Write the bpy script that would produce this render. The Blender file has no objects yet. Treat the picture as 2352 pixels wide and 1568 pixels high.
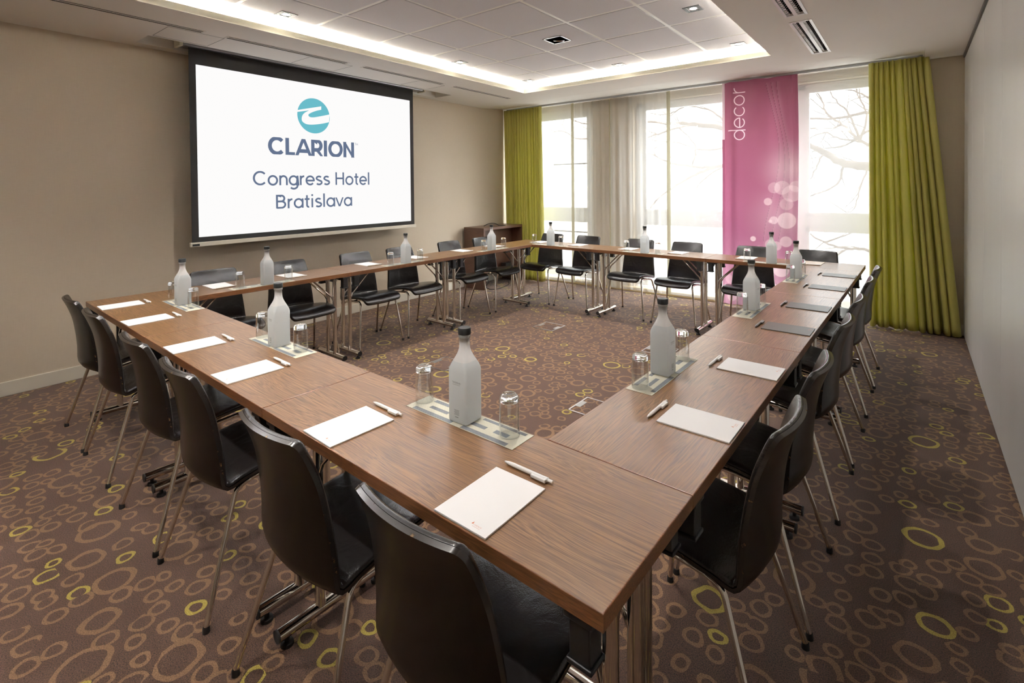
import bpy, bmesh, math, random
from mathutils import Vector, Matrix
from mathutils.geometry import tessellate_polygon
random.seed(7)
PI = math.pi
C = bpy.context.scene.collection
sc = bpy.context.scene

# ------------------------------------------------------------------ materials
def srgb(r, g, b):
    def f(c):
        c /= 255.0
        return c / 12.92 if c <= 0.04045 else ((c + 0.055) / 1.055) ** 2.4
    return (f(r), f(g), f(b), 1.0)

class NT:
    def __init__(s, name):
        s.m = bpy.data.materials.new(name); s.m.use_nodes = True
        s.t = s.m.node_tree; s.n = s.t.nodes; s.n.clear()
        s.out = s.n.new('ShaderNodeOutputMaterial')
    def node(s, ty, ins=None, **kw):
        n = s.n.new(ty)
        for k, v in kw.items(): setattr(n, k, v)
        for k, v in (ins or {}).items():
            if isinstance(v, bpy.types.NodeSocket): s.t.links.new(v, n.inputs[k])
            else: n.inputs[k].default_value = v
        return n
    def math(s, op, a, b=0.0, c=None, clamp=False):
        ins = {0: a, 1: b}
        if c is not None: ins[2] = c
        return s.node('ShaderNodeMath', ins, operation=op, use_clamp=clamp).outputs[0]
    def mix(s, fac, a, b, bt='MIX'):
        n = s.node('ShaderNodeMix', None, data_type='RGBA', blend_type=bt)
        for k, v in ((0, fac), (6, a), (7, b)):
            if isinstance(v, bpy.types.NodeSocket): s.t.links.new(v, n.inputs[k])
            else: n.inputs[k].default_value = v
        return n.outputs[2]
    def noise(s, vec, scale, detail=2.0, rough=0.5, dist=0.0):
        return s.node('ShaderNodeTexNoise', {'Vector': vec, 'Scale': scale, 'Detail': detail, 'Roughness': rough, 'Distortion': dist})
    def mapping(s, vec, scale=(1, 1, 1), loc=(0, 0, 0), rot=(0, 0, 0)):
        return s.node('ShaderNodeMapping', {'Vector': vec, 'Scale': scale, 'Location': loc, 'Rotation': rot}).outputs[0]
    def smooth(s, x, a, b):
        n = s.node('ShaderNodeMapRange', {0: x, 1: a, 2: b, 3: 0.0, 4: 1.0}, interpolation_type='SMOOTHSTEP')
        return n.outputs[0]
    def principled(s, **kw):
        ins = {k.replace('_', ' '): v for k, v in kw.items()}
        b = s.node('ShaderNodeBsdfPrincipled', ins)
        return b
    def bump(s, h, strength=0.3, dist=0.001):
        return s.node('ShaderNodeBump', {'Height': h, 'Strength': strength, 'Distance': dist}).outputs[0]
    def surf(s, sh):
        s.t.links.new(sh.outputs[0] if hasattr(sh, 'outputs') else sh, s.out.inputs[0]); return s.m
    def tc(s, k='Object'):
        return s.node('ShaderNodeTexCoord').outputs[k]

def simple(name, col, rough=0.5, metal=0.0, **kw):
    n = NT(name)
    return n.surf(n.principled(Base_Color=col, Roughness=rough, Metallic=metal, **kw))

def paint(name, col, rough=0.6, amp=0.04, scale=40, bump=0.08):
    n = NT(name); c = n.tc()
    f = n.noise(c, 1.3, 3).outputs[0]
    f2 = n.noise(c, scale, 3).outputs[0]
    dark = tuple(x * (1 - 2 * amp) for x in col[:3]) + (1,)
    cc = n.mix(f, dark, col)
    return n.surf(n.principled(Base_Color=cc, Roughness=rough, Normal=n.bump(f2, bump, 0.002)))

M = {}
def build_materials():
    # wall covering: fine vertical weave
    n = NT('wall_fabric'); c = n.tc()
    w1 = n.noise(n.mapping(c, (600, 600, 12)), 1.0, 2).outputs[0]
    w2 = n.noise(n.mapping(c, (20, 20, 500)), 1.0, 2).outputs[0]
    col = n.mix(n.math('MULTIPLY', n.math('ADD', w1, w2), 0.5), srgb(190, 175, 153), srgb(208, 196, 178))
    M['wall'] = n.surf(n.principled(Base_Color=col, Roughness=0.85, Normal=n.bump(w2, 0.05, 0.001)))
    M['ceil'] = paint('ceiling_paint', srgb(236, 232, 226), 0.8)
    M['reveal'] = paint('white_plaster', srgb(236, 233, 226), 0.7)
    M['cream'] = paint('cream_lip', srgb(232, 226, 204), 0.6)
    n = NT('ceiling_tile'); c = n.tc()
    f = n.noise(c, 90, 3).outputs[0]
    M['tile'] = n.surf(n.principled(Base_Color=n.mix(f, srgb(222, 222, 229), srgb(230, 230, 236)), Roughness=0.75, Normal=n.bump(f, 0.1, 0.001)))
    M['tbar'] = simple('grid_bar_white', srgb(252, 252, 250), 0.35)
    M['base'] = simple('skirting_paint', srgb(214, 207, 192), 0.45)
    M['sill'] = simple('threshold_beige', srgb(190, 170, 130), 0.4)
    # operable wall panels
    n = NT('laminate_panel'); c = n.tc()
    f = n.noise(n.mapping(c, (3, 3, 0.5)), 1.5, 2).outputs[0]
    M['panel'] = n.surf(n.principled(Base_Color=n.mix(f, srgb(216, 216, 213), srgb(226, 226, 224)), Roughness=0.30))
    M['alu'] = simple('aluminium', srgb(176, 176, 178), 0.35, 0.9)
    M['alu_dark'] = simple('grey_track', srgb(120, 116, 112), 0.45, 0.5)
    M['chrome'] = simple('chrome', srgb(226, 220, 212), 0.09, 1.0)
    M['trimgrey'] = simple('grey_trim_paint', srgb(66, 66, 68), 0.5)
    M['steel'] = simple('brushed_steel', srgb(205, 205, 208), 0.3, 1.0)
    M['black'] = simple('black_plastic', srgb(26, 26, 28), 0.38)
    M['rubber'] = simple('black_rubber', srgb(24, 22, 22), 0.6)
    M['dark'] = simple('dark_slot', srgb(8, 8, 8), 0.9)
    M['pvc'] = simple('window_pvc', srgb(238, 239, 240), 0.35)
    M['paper'] = simple('white_paper', srgb(246, 246, 248), 0.55)
    M['grey_paper'] = simple('grey_card', srgb(92, 92, 88), 0.42)  # darker grey tone for the farther pads of the right row
    M['beige_paper'] = simple('beige_card', srgb(205, 190, 175), 0.4)  # white paper with a brownish reflection put into its colour
    M['white_plastic'] = simple('white_plastic', srgb(245, 245, 245), 0.25)
    M['pen_silver'] = simple('silver_pen', srgb(150, 148, 152), 0.28, 0.8)
    M['orange'] = simple('orange_print', srgb(222, 140, 110), 0.6)
    M['print_grey'] = simple('grey_print', srgb(120, 122, 124), 0.6)
    M['cap'] = simple('rubber_stopper', srgb(38, 40, 42), 0.45)
    M['led'] = None
    n = NT('warm_white_led')
    M['led'] = n.surf(n.node('ShaderNodeEmission', {'Color': (1.0, 0.985, 0.955, 1), 'Strength': LED}))
    n = NT('lamp_bulb')
    M['bulb'] = n.surf(n.node('ShaderNodeEmission', {'Color': (1.0, 0.95, 0.86, 1), 'Strength': 40.0}))
    # projected image
    for k, colr, st in (('proj_white', (1.0, 0.99, 0.985, 1), 0.98), ('proj_teal', srgb(110, 193, 207), 0.95), ('proj_slate', srgb(107, 122, 150), 0.9)):
        n = NT(k)
        e = n.node('ShaderNodeEmission', {'Color': colr, 'Strength': st * 2 ** -EXPO})
        M[k] = n.surf(e)
    M['scr_black'] = simple('screen_black_border', srgb(38, 34, 34), 0.8)
    # glass
    n = NT('clear_glass')
    M['glass'] = n.surf(n.principled(Base_Color=(1, 1, 1, 1), Roughness=0.0, IOR=1.47, Transmission_Weight=1.0))
    n = NT('thin_glass')
    fc = n.node('ShaderNodeLayerWeight', {'Blend': 0.5}).outputs['Facing']
    fr = n.math('MULTIPLY_ADD', n.math('POWER', fc, 2.6), 0.85, 0.05)
    g = n.node('ShaderNodeBsdfGlossy', {'Color': (1, 1, 1, 1), 'Roughness': 0.02})
    t = n.node('ShaderNodeBsdfTransparent', {'Color': (0.955, 0.965, 0.965, 1)})
    M['thin_glass'] = n.surf(n.node('ShaderNodeMixShader', {0: fr, 1: t.outputs[0], 2: g.outputs[0]}))
    n = NT('window_glass')
    g = n.node('ShaderNodeBsdfGlossy', {'Color': (1, 1, 1, 1), 'Roughness': 0.02})
    t = n.node('ShaderNodeBsdfTransparent', {'Color': (0.96, 0.98, 0.98, 1)})
    mx = n.node('ShaderNodeMixShader', {0: 0.05, 1: t.outputs[0], 2: g.outputs[0]})
    M['pane'] = n.surf(mx)
    # frosted bottle: frosted glass, cooler where the water stands behind it
    n = NT('frosted_glass'); c = n.tc()
    z = n.node('ShaderNodeSeparateXYZ', {0: c}).outputs[2]
    wl = n.smooth(z, 0.1775, 0.1785)
    colr = n.mix(wl, srgb(242, 246, 248), srgb(255, 255, 255))
    tr = n.node('ShaderNodeBsdfTranslucent', {'Color': colr})
    pr = n.principled(Base_Color=colr, Roughness=0.38, Specular_IOR_Level=0.6)
    rf = n.node('ShaderNodeBsdfRefraction', {'Color': colr, 'Roughness': 0.28, 'IOR': 1.02})
    m0 = n.node('ShaderNodeMixShader', {0: 0.66, 1: pr.outputs[0], 2: tr.outputs[0]})
    mx = n.node('ShaderNodeMixShader', {0: 0.12, 1: m0.outputs[0], 2: rf.outputs[0]})
    M['frost'] = n.surf(mx)
    # leather
    n = NT('black_leather'); c = n.tc()
    info = n.node('ShaderNodeObjectInfo').outputs['Random']
    v = n.node('ShaderNodeVectorMath', {0: c, 1: n.node('ShaderNodeCombineXYZ', {0: info, 1: info, 2: info}).outputs[0]}, operation='ADD').outputs[0]
    pores = n.node('ShaderNodeTexVoronoi', {'Vector': v, 'Scale': 320.0}).outputs[0]
    wr = n.noise(v, 9, 4, 0.55, 1.2).outputs[0]
    b1 = n.bump(pores, 0.25, 0.0008)
    b2 = n.node('ShaderNodeBump', {'Height': wr, 'Strength': 0.3, 'Distance': 0.012, 'Normal': b1}).outputs[0]
    M['leather'] = n.surf(n.principled(Base_Color=srgb(27, 23, 23), Roughness=0.27, Specular_IOR_Level=0.7, Normal=b2))
    # dark stained shell veneer
    n = NT('dark_stained_veneer'); c = n.tc()
    info = n.node('ShaderNodeObjectInfo').outputs['Random']
    off = n.node('ShaderNodeCombineXYZ', {0: n.math('MULTIPLY', info, 9.0), 1: 0.0, 2: n.math('MULTIPLY', info, 5.0)}).outputs[0]
    v = n.node('ShaderNodeVectorMath', {0: c, 1: off}, operation='ADD').outputs[0]
    g = n.noise(n.mapping(v, (60, 8, 2.2)), 1.0, 4, 0.6, 0.4).outputs[0]
    g2 = n.noise(n.mapping(v, (7, 2, 1.2)), 1.0, 2, 0.5, 1.0).outputs[0]
    colr = n.mix(n.smooth(g, 0.35, 0.75), srgb(9, 6, 5), srgb(24, 14, 10))
    red = n.mix(n.math('MULTIPLY', n.smooth(info, 0.55, 0.95), 0.45), colr, srgb(62, 30, 26))
    colr = n.mix(n.math('MULTIPLY', g2, 0.5), red, srgb(16, 10, 8))
    M['shell'] = n.surf(n.principled(Base_Color=colr, Roughness=0.24, Specular_IOR_Level=0.22))
    n = NT('worn_plywood_edge'); c = n.tc()
    f = n.smooth(n.noise(c, 38, 4, 0.7).outputs[0], 0.60, 0.72)
    M['edge'] = n.surf(n.principled(Base_Color=n.mix(f, srgb(40, 33, 29), srgb(120, 92, 52)), Roughness=0.25, Specular_IOR_Level=0.8))
    # table veneer (grain along local x)
    def wood(name, dark, mid, light, rough, sx=1.0, coat=0.25):
        n = NT(name); c = n.tc()
        info = n.node('ShaderNodeObjectInfo').outputs['Random']
        off = n.node('ShaderNodeCombineXYZ', {0: n.math('MULTIPLY', info, 17.0), 1: n.math('MULTIPLY', info, 7.0), 2: 0.0}).outputs[0]
        v = n.node('ShaderNodeVectorMath', {0: c, 1: off}, operation='ADD').outputs[0]
        sep = n.node('ShaderNodeSeparateXYZ', {0: v})
        warp = n.noise(n.mapping(v, (1.5 * sx, 6.5, 6.5)), 1.0, 2, 0.45).outputs[0]
        yy = n.math('MULTIPLY_ADD', warp, 0.11, sep.outputs[1]); zz = n.math('MULTIPLY_ADD', warp, 0.06, sep.outputs[2])
        wv = n.node('ShaderNodeCombineXYZ', {0: n.math('MULTIPLY', sep.outputs[0], 6.0 * sx), 1: n.math('MULTIPLY', yy, 400.0), 2: n.math('MULTIPLY', zz, 400.0)}).outputs[0]
        line = n.noise(wv, 1.0, 2, 0.5).outputs[0]
        wv2 = n.node('ShaderNodeCombineXYZ', {0: n.math('MULTIPLY', sep.outputs[0], 1.4 * sx), 1: n.math('MULTIPLY', yy, 60.0), 2: n.math('MULTIPLY', zz, 60.0)}).outputs[0]
        wide = n.noise(wv2, 1.0, 2, 0.5).outputs[0]
        pores = n.noise(n.mapping(v, (45 * sx, 900, 900)), 1.0, 2, 0.5).outputs[0]
        a = n.mix(n.smooth(line, 0.30, 0.66), dark, light)
        b = n.mix(n.math('MULTIPLY', n.smooth(wide, 0.40, 0.68), 0.6), a, mid)
        cc = n.mix(n.math('MULTIPLY', n.smooth(pores, 0.56, 0.72), 0.35), b, dark)
        h = n.math('ADD', line, pores)
        return n.surf(n.principled(Base_Color=cc, Roughness=rough, Coat_Weight=coat, Coat_Roughness=0.25, Normal=n.bump(h, 0.10, 0.0006)))
    M['veneer'] = wood('table_veneer', srgb(88, 59, 34), srgb(114, 81, 50), srgb(146, 108, 70), 0.36)
    M['band'] = wood('table_edge_band', srgb(92, 56, 32), srgb(118, 74, 44), srgb(134, 88, 54), 0.32)
    M['cabwood'] = wood('cabinet_veneer', srgb(70, 44, 34), srgb(88, 58, 44), srgb(106, 72, 54), 0.42)
    # curtains
    def cloth(name, col, trans, rough=0.5, sheen=0.3, amt=0.35):
        n = NT(name); c = n.tc()
        f = n.noise(n.mapping(c, (500, 500, 500)), 1.0, 1).outputs[0]
        pr = n.principled(Base_Color=col, Roughness=rough, Sheen_Weight=sheen, Normal=n.bump(f, 0.05, 0.0005))
        tr = n.node('ShaderNodeBsdfTranslucent', {'Color': trans})
        return n.surf(n.node('ShaderNodeMixShader', {0: amt, 1: pr.outputs[0], 2: tr.outputs[0]}))
    M['green'] = cloth('green_satin', srgb(214, 206, 116), srgb(204, 206, 84), 0.34, 0.12, 0.30)
    # sheer voile: see-through weave
    n = NT('sheer_voile'); c = n.tc()
    t = n.node('ShaderNodeBsdfTransparent', {'Color': (1, 1, 1, 1)})
    tr = n.node('ShaderNodeBsdfTranslucent', {'Color': (0.93, 0.92, 0.89, 1)})
    d = n.node('ShaderNodeBsdfDiffuse', {'Color': (0.9, 0.88, 0.83, 1)})
    m1 = n.node('ShaderNodeMixShader', {0: 0.5, 1: tr.outputs[0], 2: d.outputs[0]})
    M['sheer'] = n.surf(n.node('ShaderNodeMixShader', {0: 0.31, 1: t.outputs[0], 2: m1.outputs[0]}))
    n = NT('sheer_seam')
    d = n.node('ShaderNodeBsdfDiffuse', {'Color': srgb(190, 184, 160)})
    tr = n.node('ShaderNodeBsdfTranslucent', {'Color': srgb(188, 182, 156)})
    M['hem'] = n.surf(n.node('ShaderNodeMixShader', {0: 0.3, 1: d.outputs[0], 2: tr.outputs[0]}))
    # banner: printed colours stored as an attribute
    n = NT('printed_banner')
    a = n.node('ShaderNodeVertexColor', None, layer_name='print').outputs[0]
    pr = n.principled(Base_Color=a, Roughness=0.45, Sheen_Weight=0.2)
    tr = n.node('ShaderNodeBsdfTranslucent', {'Color': a})
    M['banner'] = n.surf(n.node('ShaderNodeMixShader', {0: 0.3, 1: pr.outputs[0], 2: tr.outputs[0]}))
    M['banner_ink'] = cloth('banner_lettering', srgb(250, 222, 232), srgb(252, 228, 236), 0.5, 0.0, 0.4)
    # place mat
    n = NT('mat_cream_weave'); c = n.tc()
    ck = n.node('ShaderNodeTexChecker', {'Vector': c, 'Color1': srgb(226, 222, 204), 'Color2': srgb(188, 186, 170), 'Scale': 420.0})
    M['mat_cream'] = n.surf(n.principled(Base_Color=ck.outputs[0], Roughness=0.6))
    n = NT('mat_slate_weave'); c = n.tc()
    ck = n.node('ShaderNodeTexChecker', {'Vector': c, 'Color1': srgb(150, 156, 160), 'Color2': srgb(82, 88, 96), 'Scale': 420.0})
    M['mat_slate'] = n.surf(n.principled(Base_Color=ck.outputs[0], Roughness=0.6))
    # carpet
    n = NT('ring_pattern_carpet'); c = n.tc()
    wn = n.noise(c, 11, 2, 0.5)
    wv = n.node('ShaderNodeVectorMath', {0: wn.outputs['Color'], 1: (0.5, 0.5, 0.5)}, operation='SUBTRACT').outputs[0]
    wv = n.node('ShaderNodeVectorMath', {0: wv, 'Scale': 0.034}, operation='SCALE').outputs[0]
    fz = n.noise(c, 260, 2, 0.6)
    fv = n.node('ShaderNodeVectorMath', {0: fz.outputs['Color'], 1: (0.5, 0.5, 0.5)}, operation='SUBTRACT').outputs[0]
    fv = n.node('ShaderNodeVectorMath', {0: fv, 'Scale': 0.0035}, operation='SCALE').outputs[0]
    v = n.node('ShaderNodeVectorMath', {0: c, 1: wv}, operation='ADD').outputs[0]
    v = n.node('ShaderNodeVectorMath', {0: v, 1: fv}, operation='ADD').outputs[0]
    def vor(vec, scale, rnd, off):
        vv = n.mapping(vec, (1, 1, 0), off)
        x = n.node('ShaderNodeTexVoronoi', {'Vector': vv, 'Scale': scale, 'Randomness': rnd}, voronoi_dimensions='2D')
        sep = n.node('ShaderNodeSeparateColor', {0: x.outputs['Color']})
        return x, sep
    SB, SS = 5.2, 11.8
    xb, cb = vor(v, SB, 0.8, (3.1, 1.7, 0))
    bex = n.math('LESS_THAN', cb.outputs[0], 0.42)
    brad = n.math('MULTIPLY_ADD', cb.outputs[1], 0.12, 0.21)
    bring = n.math('ABSOLUTE', n.math('SUBTRACT', xb.outputs[0], brad))
    bring = n.math('MULTIPLY', n.math('LESS_THAN', bring, 0.045), bex)
    xs, cs = vor(v, SS, 0.72, (0.37, 5.2, 0))
    srad = n.math('MULTIPLY_ADD', cs.outputs[1], 0.15, 0.25)
    sring = n.math('ABSOLUTE', n.math('SUBTRACT', xs.outputs[0], srad))
    sring = n.math('LESS_THAN', sring, 0.072)
    # centre of the small ring tested against the large rings
    pos = n.mapping(xs.outputs['Position'], (1, 1, 0), (-0.37, -5.2, 0))
    xq, cq = vor(pos, SB, 0.8, (3.1, 1.7, 0))
    qex = n.math('LESS_THAN', cq.outputs[0], 0.42)
    qrad = n.math('MULTIPLY_ADD', cq.outputs[1], 0.12, 0.21)
    inside = n.math('LESS_THAN', xq.outputs[0], n.math('ADD', qrad, 0.16))
    kill = n.math('MULTIPLY', qex, inside)
    sex = n.math('MULTIPLY', n.math('SUBTRACT', 1.0, kill), n.math('LESS_THAN', cs.outputs[0], 0.93))
    sring = n.math('MULTIPLY', sring, sex)
    yel = n.math('MULTIPLY', sring, n.math('GREATER_THAN', cs.outputs[2], 0.88))
    yel = n.math('MAXIMUM', yel, n.math('MULTIPLY', bring, n.math('GREATER_THAN', cb.outputs[2], 0.88)))
    ring = n.math('MAXIMUM', bring, sring)
    pile = n.noise(c, 270, 4, 0.8).outputs[0]
    basec = n.mix(n.smooth(pile, 0.36, 0.64), srgb(28, 15, 9), srgb(106, 73, 55))
    tan = n.mix(n.smooth(pile, 0.36, 0.64), srgb(94, 67, 43), srgb(146, 111, 77))
    yc = n.mix(n.smooth(pile, 0.36, 0.64), srgb(132, 114, 38), srgb(186, 168, 76))
    cc = n.mix(ring, basec, tan); cc = n.mix(yel, cc, yc)
    M['carpet'] = n.surf(n.principled(Base_Color=cc, Roughness=0.95, Sheen_Weight=0.15, Normal=n.bump(pile, 0.5, 0.004)))
    # outdoors
    M['facade'] = paint('facade_render', srgb(232, 226, 218), 0.9)
    M['facade2'] = paint('facade_dark', srgb(196, 180, 168), 0.9)
    M['bark'] = paint('bark', srgb(92, 78, 68), 0.9)
    M['ground'] = paint('pavement', srgb(190, 188, 184), 0.9)

LED = 95.0
EXPO = 1.85
build_materials()

# ------------------------------------------------------------------ mesh helpers
def RM(x0, y0, z=0.0):
    """room frame to world: the four walls are not quite square to the tables"""
    k = 0.0362 + (x0 + 4.595) / 5.353 * (0.0163 - 0.0362)
    return (x0 - k * y0, y0 + 0.0243 * x0, z)

class MB:
    def __init__(s): s.v = []; s.f = []; s.mi = []; s.sm = []
    def add(s, vs, fs, mi=0, sm=False):
        o = len(s.v); s.v += [tuple(v) for v in vs]
        for f in fs: s.f.append(tuple(i + o for i in f)); s.mi.append(mi); s.sm.append(sm)
    def box(s, x0, x1, y0, y1, z0, z1, mi=0):
        vs = [(x0, y0, z0), (x1, y0, z0), (x1, y1, z0), (x0, y1, z0), (x0, y0, z1), (x1, y0, z1), (x1, y1, z1), (x0, y1, z1)]
        s.add(vs, [(0, 3, 2, 1), (4, 5, 6, 7), (0, 1, 5, 4), (1, 2, 6, 5), (2, 3, 7, 6), (3, 0, 4, 7)], mi); return s
    def tube(s, pts, r, seg=12, caps=True, mi=0):
        pts = [Vector(p) for p in pts]; n = len(pts); rs = r if isinstance(r, (list, tuple)) else [r] * n
        t0 = (pts[1] - pts[0]).normalized()
        up = Vector((0, 0, 1)) if abs(t0.z) < 0.9 else Vector((1, 0, 0))
        a = t0.cross(up).normalized(); vs = []
        for i, p in enumerate(pts):
            t = ((pts[min(i + 1, n - 1)] - p).normalized() + (p - pts[max(i - 1, 0)]).normalized()).normalized() if 0 < i < n - 1 else ((pts[1] - pts[0]) if i == 0 else (pts[-1] - pts[-2])).normalized()
            a = (a - t * a.dot(t)).normalized(); b = t.cross(a)
            for k in range(seg):
                th = 2 * PI * k / seg; vs.append(p + (a * math.cos(th) + b * math.sin(th)) * rs[i])
        fs = [(i * seg + k, i * seg + (k + 1) % seg, (i + 1) * seg + (k + 1) % seg, (i + 1) * seg + k) for i in range(n - 1) for k in range(seg)]
        s.add(vs, fs, mi, True)
        if caps:
            o = len(s.v) - n * seg
            s.f.append(tuple(o + k for k in reversed(range(seg)))); s.mi.append(mi); s.sm.append(False)
            s.f.append(tuple(o + (n - 1) * seg + k for k in range(seg))); s.mi.append(mi); s.sm.append(False)
        return s
    def lathe(s, prof, seg=24, c=(0, 0), mi=0, closed=False):
        vs = []
        for r, z in prof:
            for k in range(seg):
                th = 2 * PI * k / seg; vs.append((c[0] + r * math.cos(th), c[1] + r * math.sin(th), z))
        n = len(prof); fs = []
        for i in range(n if closed else n - 1):
            j = (i + 1) % n
            for k in range(seg): fs.append((i * seg + k, i * seg + (k + 1) % seg, j * seg + (k + 1) % seg, j * seg + k))
        s.add(vs, fs, mi, True); return s
    def grid(s, nu, nv, fn, mi=0, flip=False, sm=True):
        vs = [fn(i / nu, j / nv) for j in range(nv + 1) for i in range(nu + 1)]
        fs = []
        for j in range(nv):
            for i in range(nu):
                a = j * (nu + 1) + i; q = (a, a + 1, a + nu + 2, a + nu + 1); fs.append(q[::-1] if flip else q)
        s.add(vs, fs, mi, sm); return s
    def poly(s, pts, mi=0):
        s.add(pts, [tuple(range(len(pts)))], mi); return s
    def prism(s, pts2, z0, z1, mi=0):
        n = len(pts2)
        s.add([(x, y, z0) for x, y in pts2] + [(x, y, z1) for x, y in pts2],
              [tuple(reversed(range(n))), tuple(range(n, 2 * n))] + [(i, (i + 1) % n, n + (i + 1) % n, n + i) for i in range(n)], mi); return s
    def build(s, name, mats, parent=None, warp=False, bevel=0.0, angle=35, seg=2, weld=False):
        me = bpy.data.meshes.new(name)
        vs = [RM(*v) for v in s.v] if warp else s.v
        me.from_pydata(vs, [], s.f)
        for m in (mats if isinstance(mats, (list, tuple)) else [mats]): me.materials.append(m)
        me.polygons.foreach_set('material_index', s.mi)
        me.polygons.foreach_set('use_smooth', s.sm)
        me.update()
        if weld:
            bm = bmesh.new(); bm.from_mesh(me); bmesh.ops.remove_doubles(bm, verts=bm.verts, dist=1e-5)
            bmesh.ops.recalc_face_normals(bm, faces=bm.faces); bm.to_mesh(me); bm.free()
        if any(s.sm): me.set_sharp_from_angle(angle=math.radians(angle))
        o = bpy.data.objects.new(name, me); C.objects.link(o)
        if parent: o.parent = parent
        if bevel:
            b = o.modifiers.new('bevel', 'BEVEL'); b.width = bevel; b.segments = seg; b.limit_method = 'ANGLE'
        return o

def empty(name, loc=(0, 0, 0), rz=0.0):
    o = bpy.data.objects.new(name, None); C.objects.link(o); o.location = loc; o.rotation_euler = (0, 0, rz)
    o.empty_display_size = 0.05; return o
def tag(o, label, cat, group=None, kind=None):
    o['label'] = label; o['category'] = cat
    if group: o['group'] = group
    if kind: o['kind'] = kind
    return o
def struct(o):
    o['kind'] = 'structure'; return o
def copy_tree(o, parent=None):
    c = o.copy(); C.objects.link(c); c.parent = parent
    for ch in list(o.children): copy_tree(ch, c)
    return c
ORD = ['first', 'second', 'third', 'fourth', 'fifth', 'sixth']

def plate(m, xs, ys, z, holes, up=False, mi=0):
    """horizontal sheet with rectangular holes"""
    X = sorted(set([xs[0], xs[1]] + [h[0] for h in holes] + [h[1] for h in holes]))
    Y = sorted(set([ys[0], ys[1]] + [h[2] for h in holes] + [h[3] for h in holes]))
    X = [x for x in X if xs[0] <= x <= xs[1]]; Y = [y for y in Y if ys[0] <= y <= ys[1]]
    for a, b in zip(X, X[1:]):
        for c, d in zip(Y, Y[1:]):
            mx, my = (a + b) / 2, (c + d) / 2
            if any(h[0] < mx < h[1] and h[2] < my < h[3] for h in holes): continue
            q = [(a, c, z), (a, d, z), (b, d, z), (b, c, z)]
            m.poly(q[::-1] if up else q, mi)
def walls_of(m, x0, x1, y0, y1, z0, z1, mi=0):
    for a, b in (((x0, y0), (x1, y0)), ((x1, y0), (x1, y1)), ((x1, y1), (x0, y1)), ((x0, y1), (x0, y0))):
        m.poly([(a[0], a[1], z0), (b[0], b[1], z0), (b[0], b[1], z1), (a[0], a[1], z1)], mi)

# ------------------------------------------------------------------ room shell
HC = 2.617; XL, XR, YB, YW = -4.595, 0.758, -2.9, 5.60
m = MB(); m.box(XL - 0.1, XR + 0.1, YB - 0.1, YW + 0.02, -0.05, 0.0)
struct(m.build('floor', M['carpet'], warp=True))
m = MB(); m.box(XL - 0.12, XL, YB - 0.1, YW + 0.3, 0, 2.95)
struct(m.build('wall_left', M['wall'], warp=True))
m = MB(); m.box(XL, XR, YB - 0.12, YB, 0, 2.95)
struct(m.build('wall_back', M['wall'], warp=True))
m = MB(); m.box(XL, XL + 0.014, YB, 5.5, 0.0, 0.10)
struct(m.build('baseboard_left', M['base'], warp=True, bevel=0.003))
# right operable wall
m = MB(); m.box(XR + 0.05, XR + 0.15, YB - 0.1, YW + 0.2, 0, 2.95)
wr = struct(m.build('wall_right', M['alu_dark'], warp=True))
for i, (a, b) in enumerate([(4.772, 5.60), (3.90, 4.765), (3.022, 3.893), (2.15, 3.015), (1.275, 2.143), (0.40, 1.268), (-0.475, 0.393), (-1.35, -0.482), (YB, -1.357)]):
    m = MB(); m.box(XR, XR + 0.05, a, b, 0.006, HC - 0.025)
    m.build('wall_panel', M['panel'], wr, warp=True, bevel=0.0025)
m = MB(); m.box(XR - 0.012, XR + 0.05, YB, 5.6, HC - 0.022, HC)
struct(m.build('trim_1', M['alu_dark'], warp=True))

# ceiling
CF = (-3.41, -0.62, -1.6, 4.39)     # coffer opening
SL = (-4.48, -4.19, 0.60, 3.87)     # slot for the projection screen
PK = (-4.595, 0.47, 4.93, 5.60)     # curtain pocket
lv = [(-0.35, 0.83), (1.0, 2.066), (2.25, 3.32), (3.50, 4.56)]
LV = [(-3.81, -3.748, a, b) for a, b in lv]
AC = [(-0.305, -0.19, 3.463, 4.557), (-0.305, -0.19, 2.19, 3.285), (-0.305, -0.19, 0.9, 2.0)]
m = MB()
plate(m, (XL - 0.05, XR + 0.1), (YB - 0.1, YW + 0.3), HC, [CF, SL, PK[:2] + (4.93, 5.95)] + LV + AC)
walls_of(m, CF[0], CF[1], CF[2], CF[3], HC, HC + 0.05, 1)
walls_of(m, SL[0], SL[1], SL[2], SL[3], HC, HC + 0.16, 2)
plate(m, (SL[0] - 0.01, SL[1] + 0.01), (SL[2] - 0.01, SL[3] + 0.01), HC + 0.16, [], mi=2)
for h in LV + AC:
    walls_of(m, h[0], h[1], h[2], h[3], HC, HC + 0.08, 3); plate(m, (h[0], h[1]), (h[2], h[3]), HC + 0.08, [], mi=3)
# pocket slopes up to the curtain track
m.poly([(PK[0] - 0.05, 4.93, HC), (PK[0] - 0.05, 5.35, HC + 0.035), (PK[1], 5.35, HC + 0.035), (PK[1], 4.93, HC)])
m.poly([(PK[0] - 0.05, 5.35, HC + 0.035), (PK[0] - 0.05, 5.95, HC + 0.035), (PK[1], 5.95, HC + 0.035), (PK[1], 5.35, HC + 0.035)])
m.poly([(PK[1], 4.93, HC), (PK[1], 5.35, HC + 0.035), (PK[1], 5.95, HC + 0.035), (PK[1], 5.95, HC)])
# cove shelf behind the lip, and the cove outer sides
CV = 0.16
plate(m, (CF[0] - CV, CF[1] + CV), (CF[2] - CV, CF[3] + CV), HC + 0.006, [CF], up=True, mi=2)
walls_of(m, CF[0] - CV, CF[1] + CV, CF[2] - CV, CF[3] + CV, HC, HC + 0.125, 2)
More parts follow.
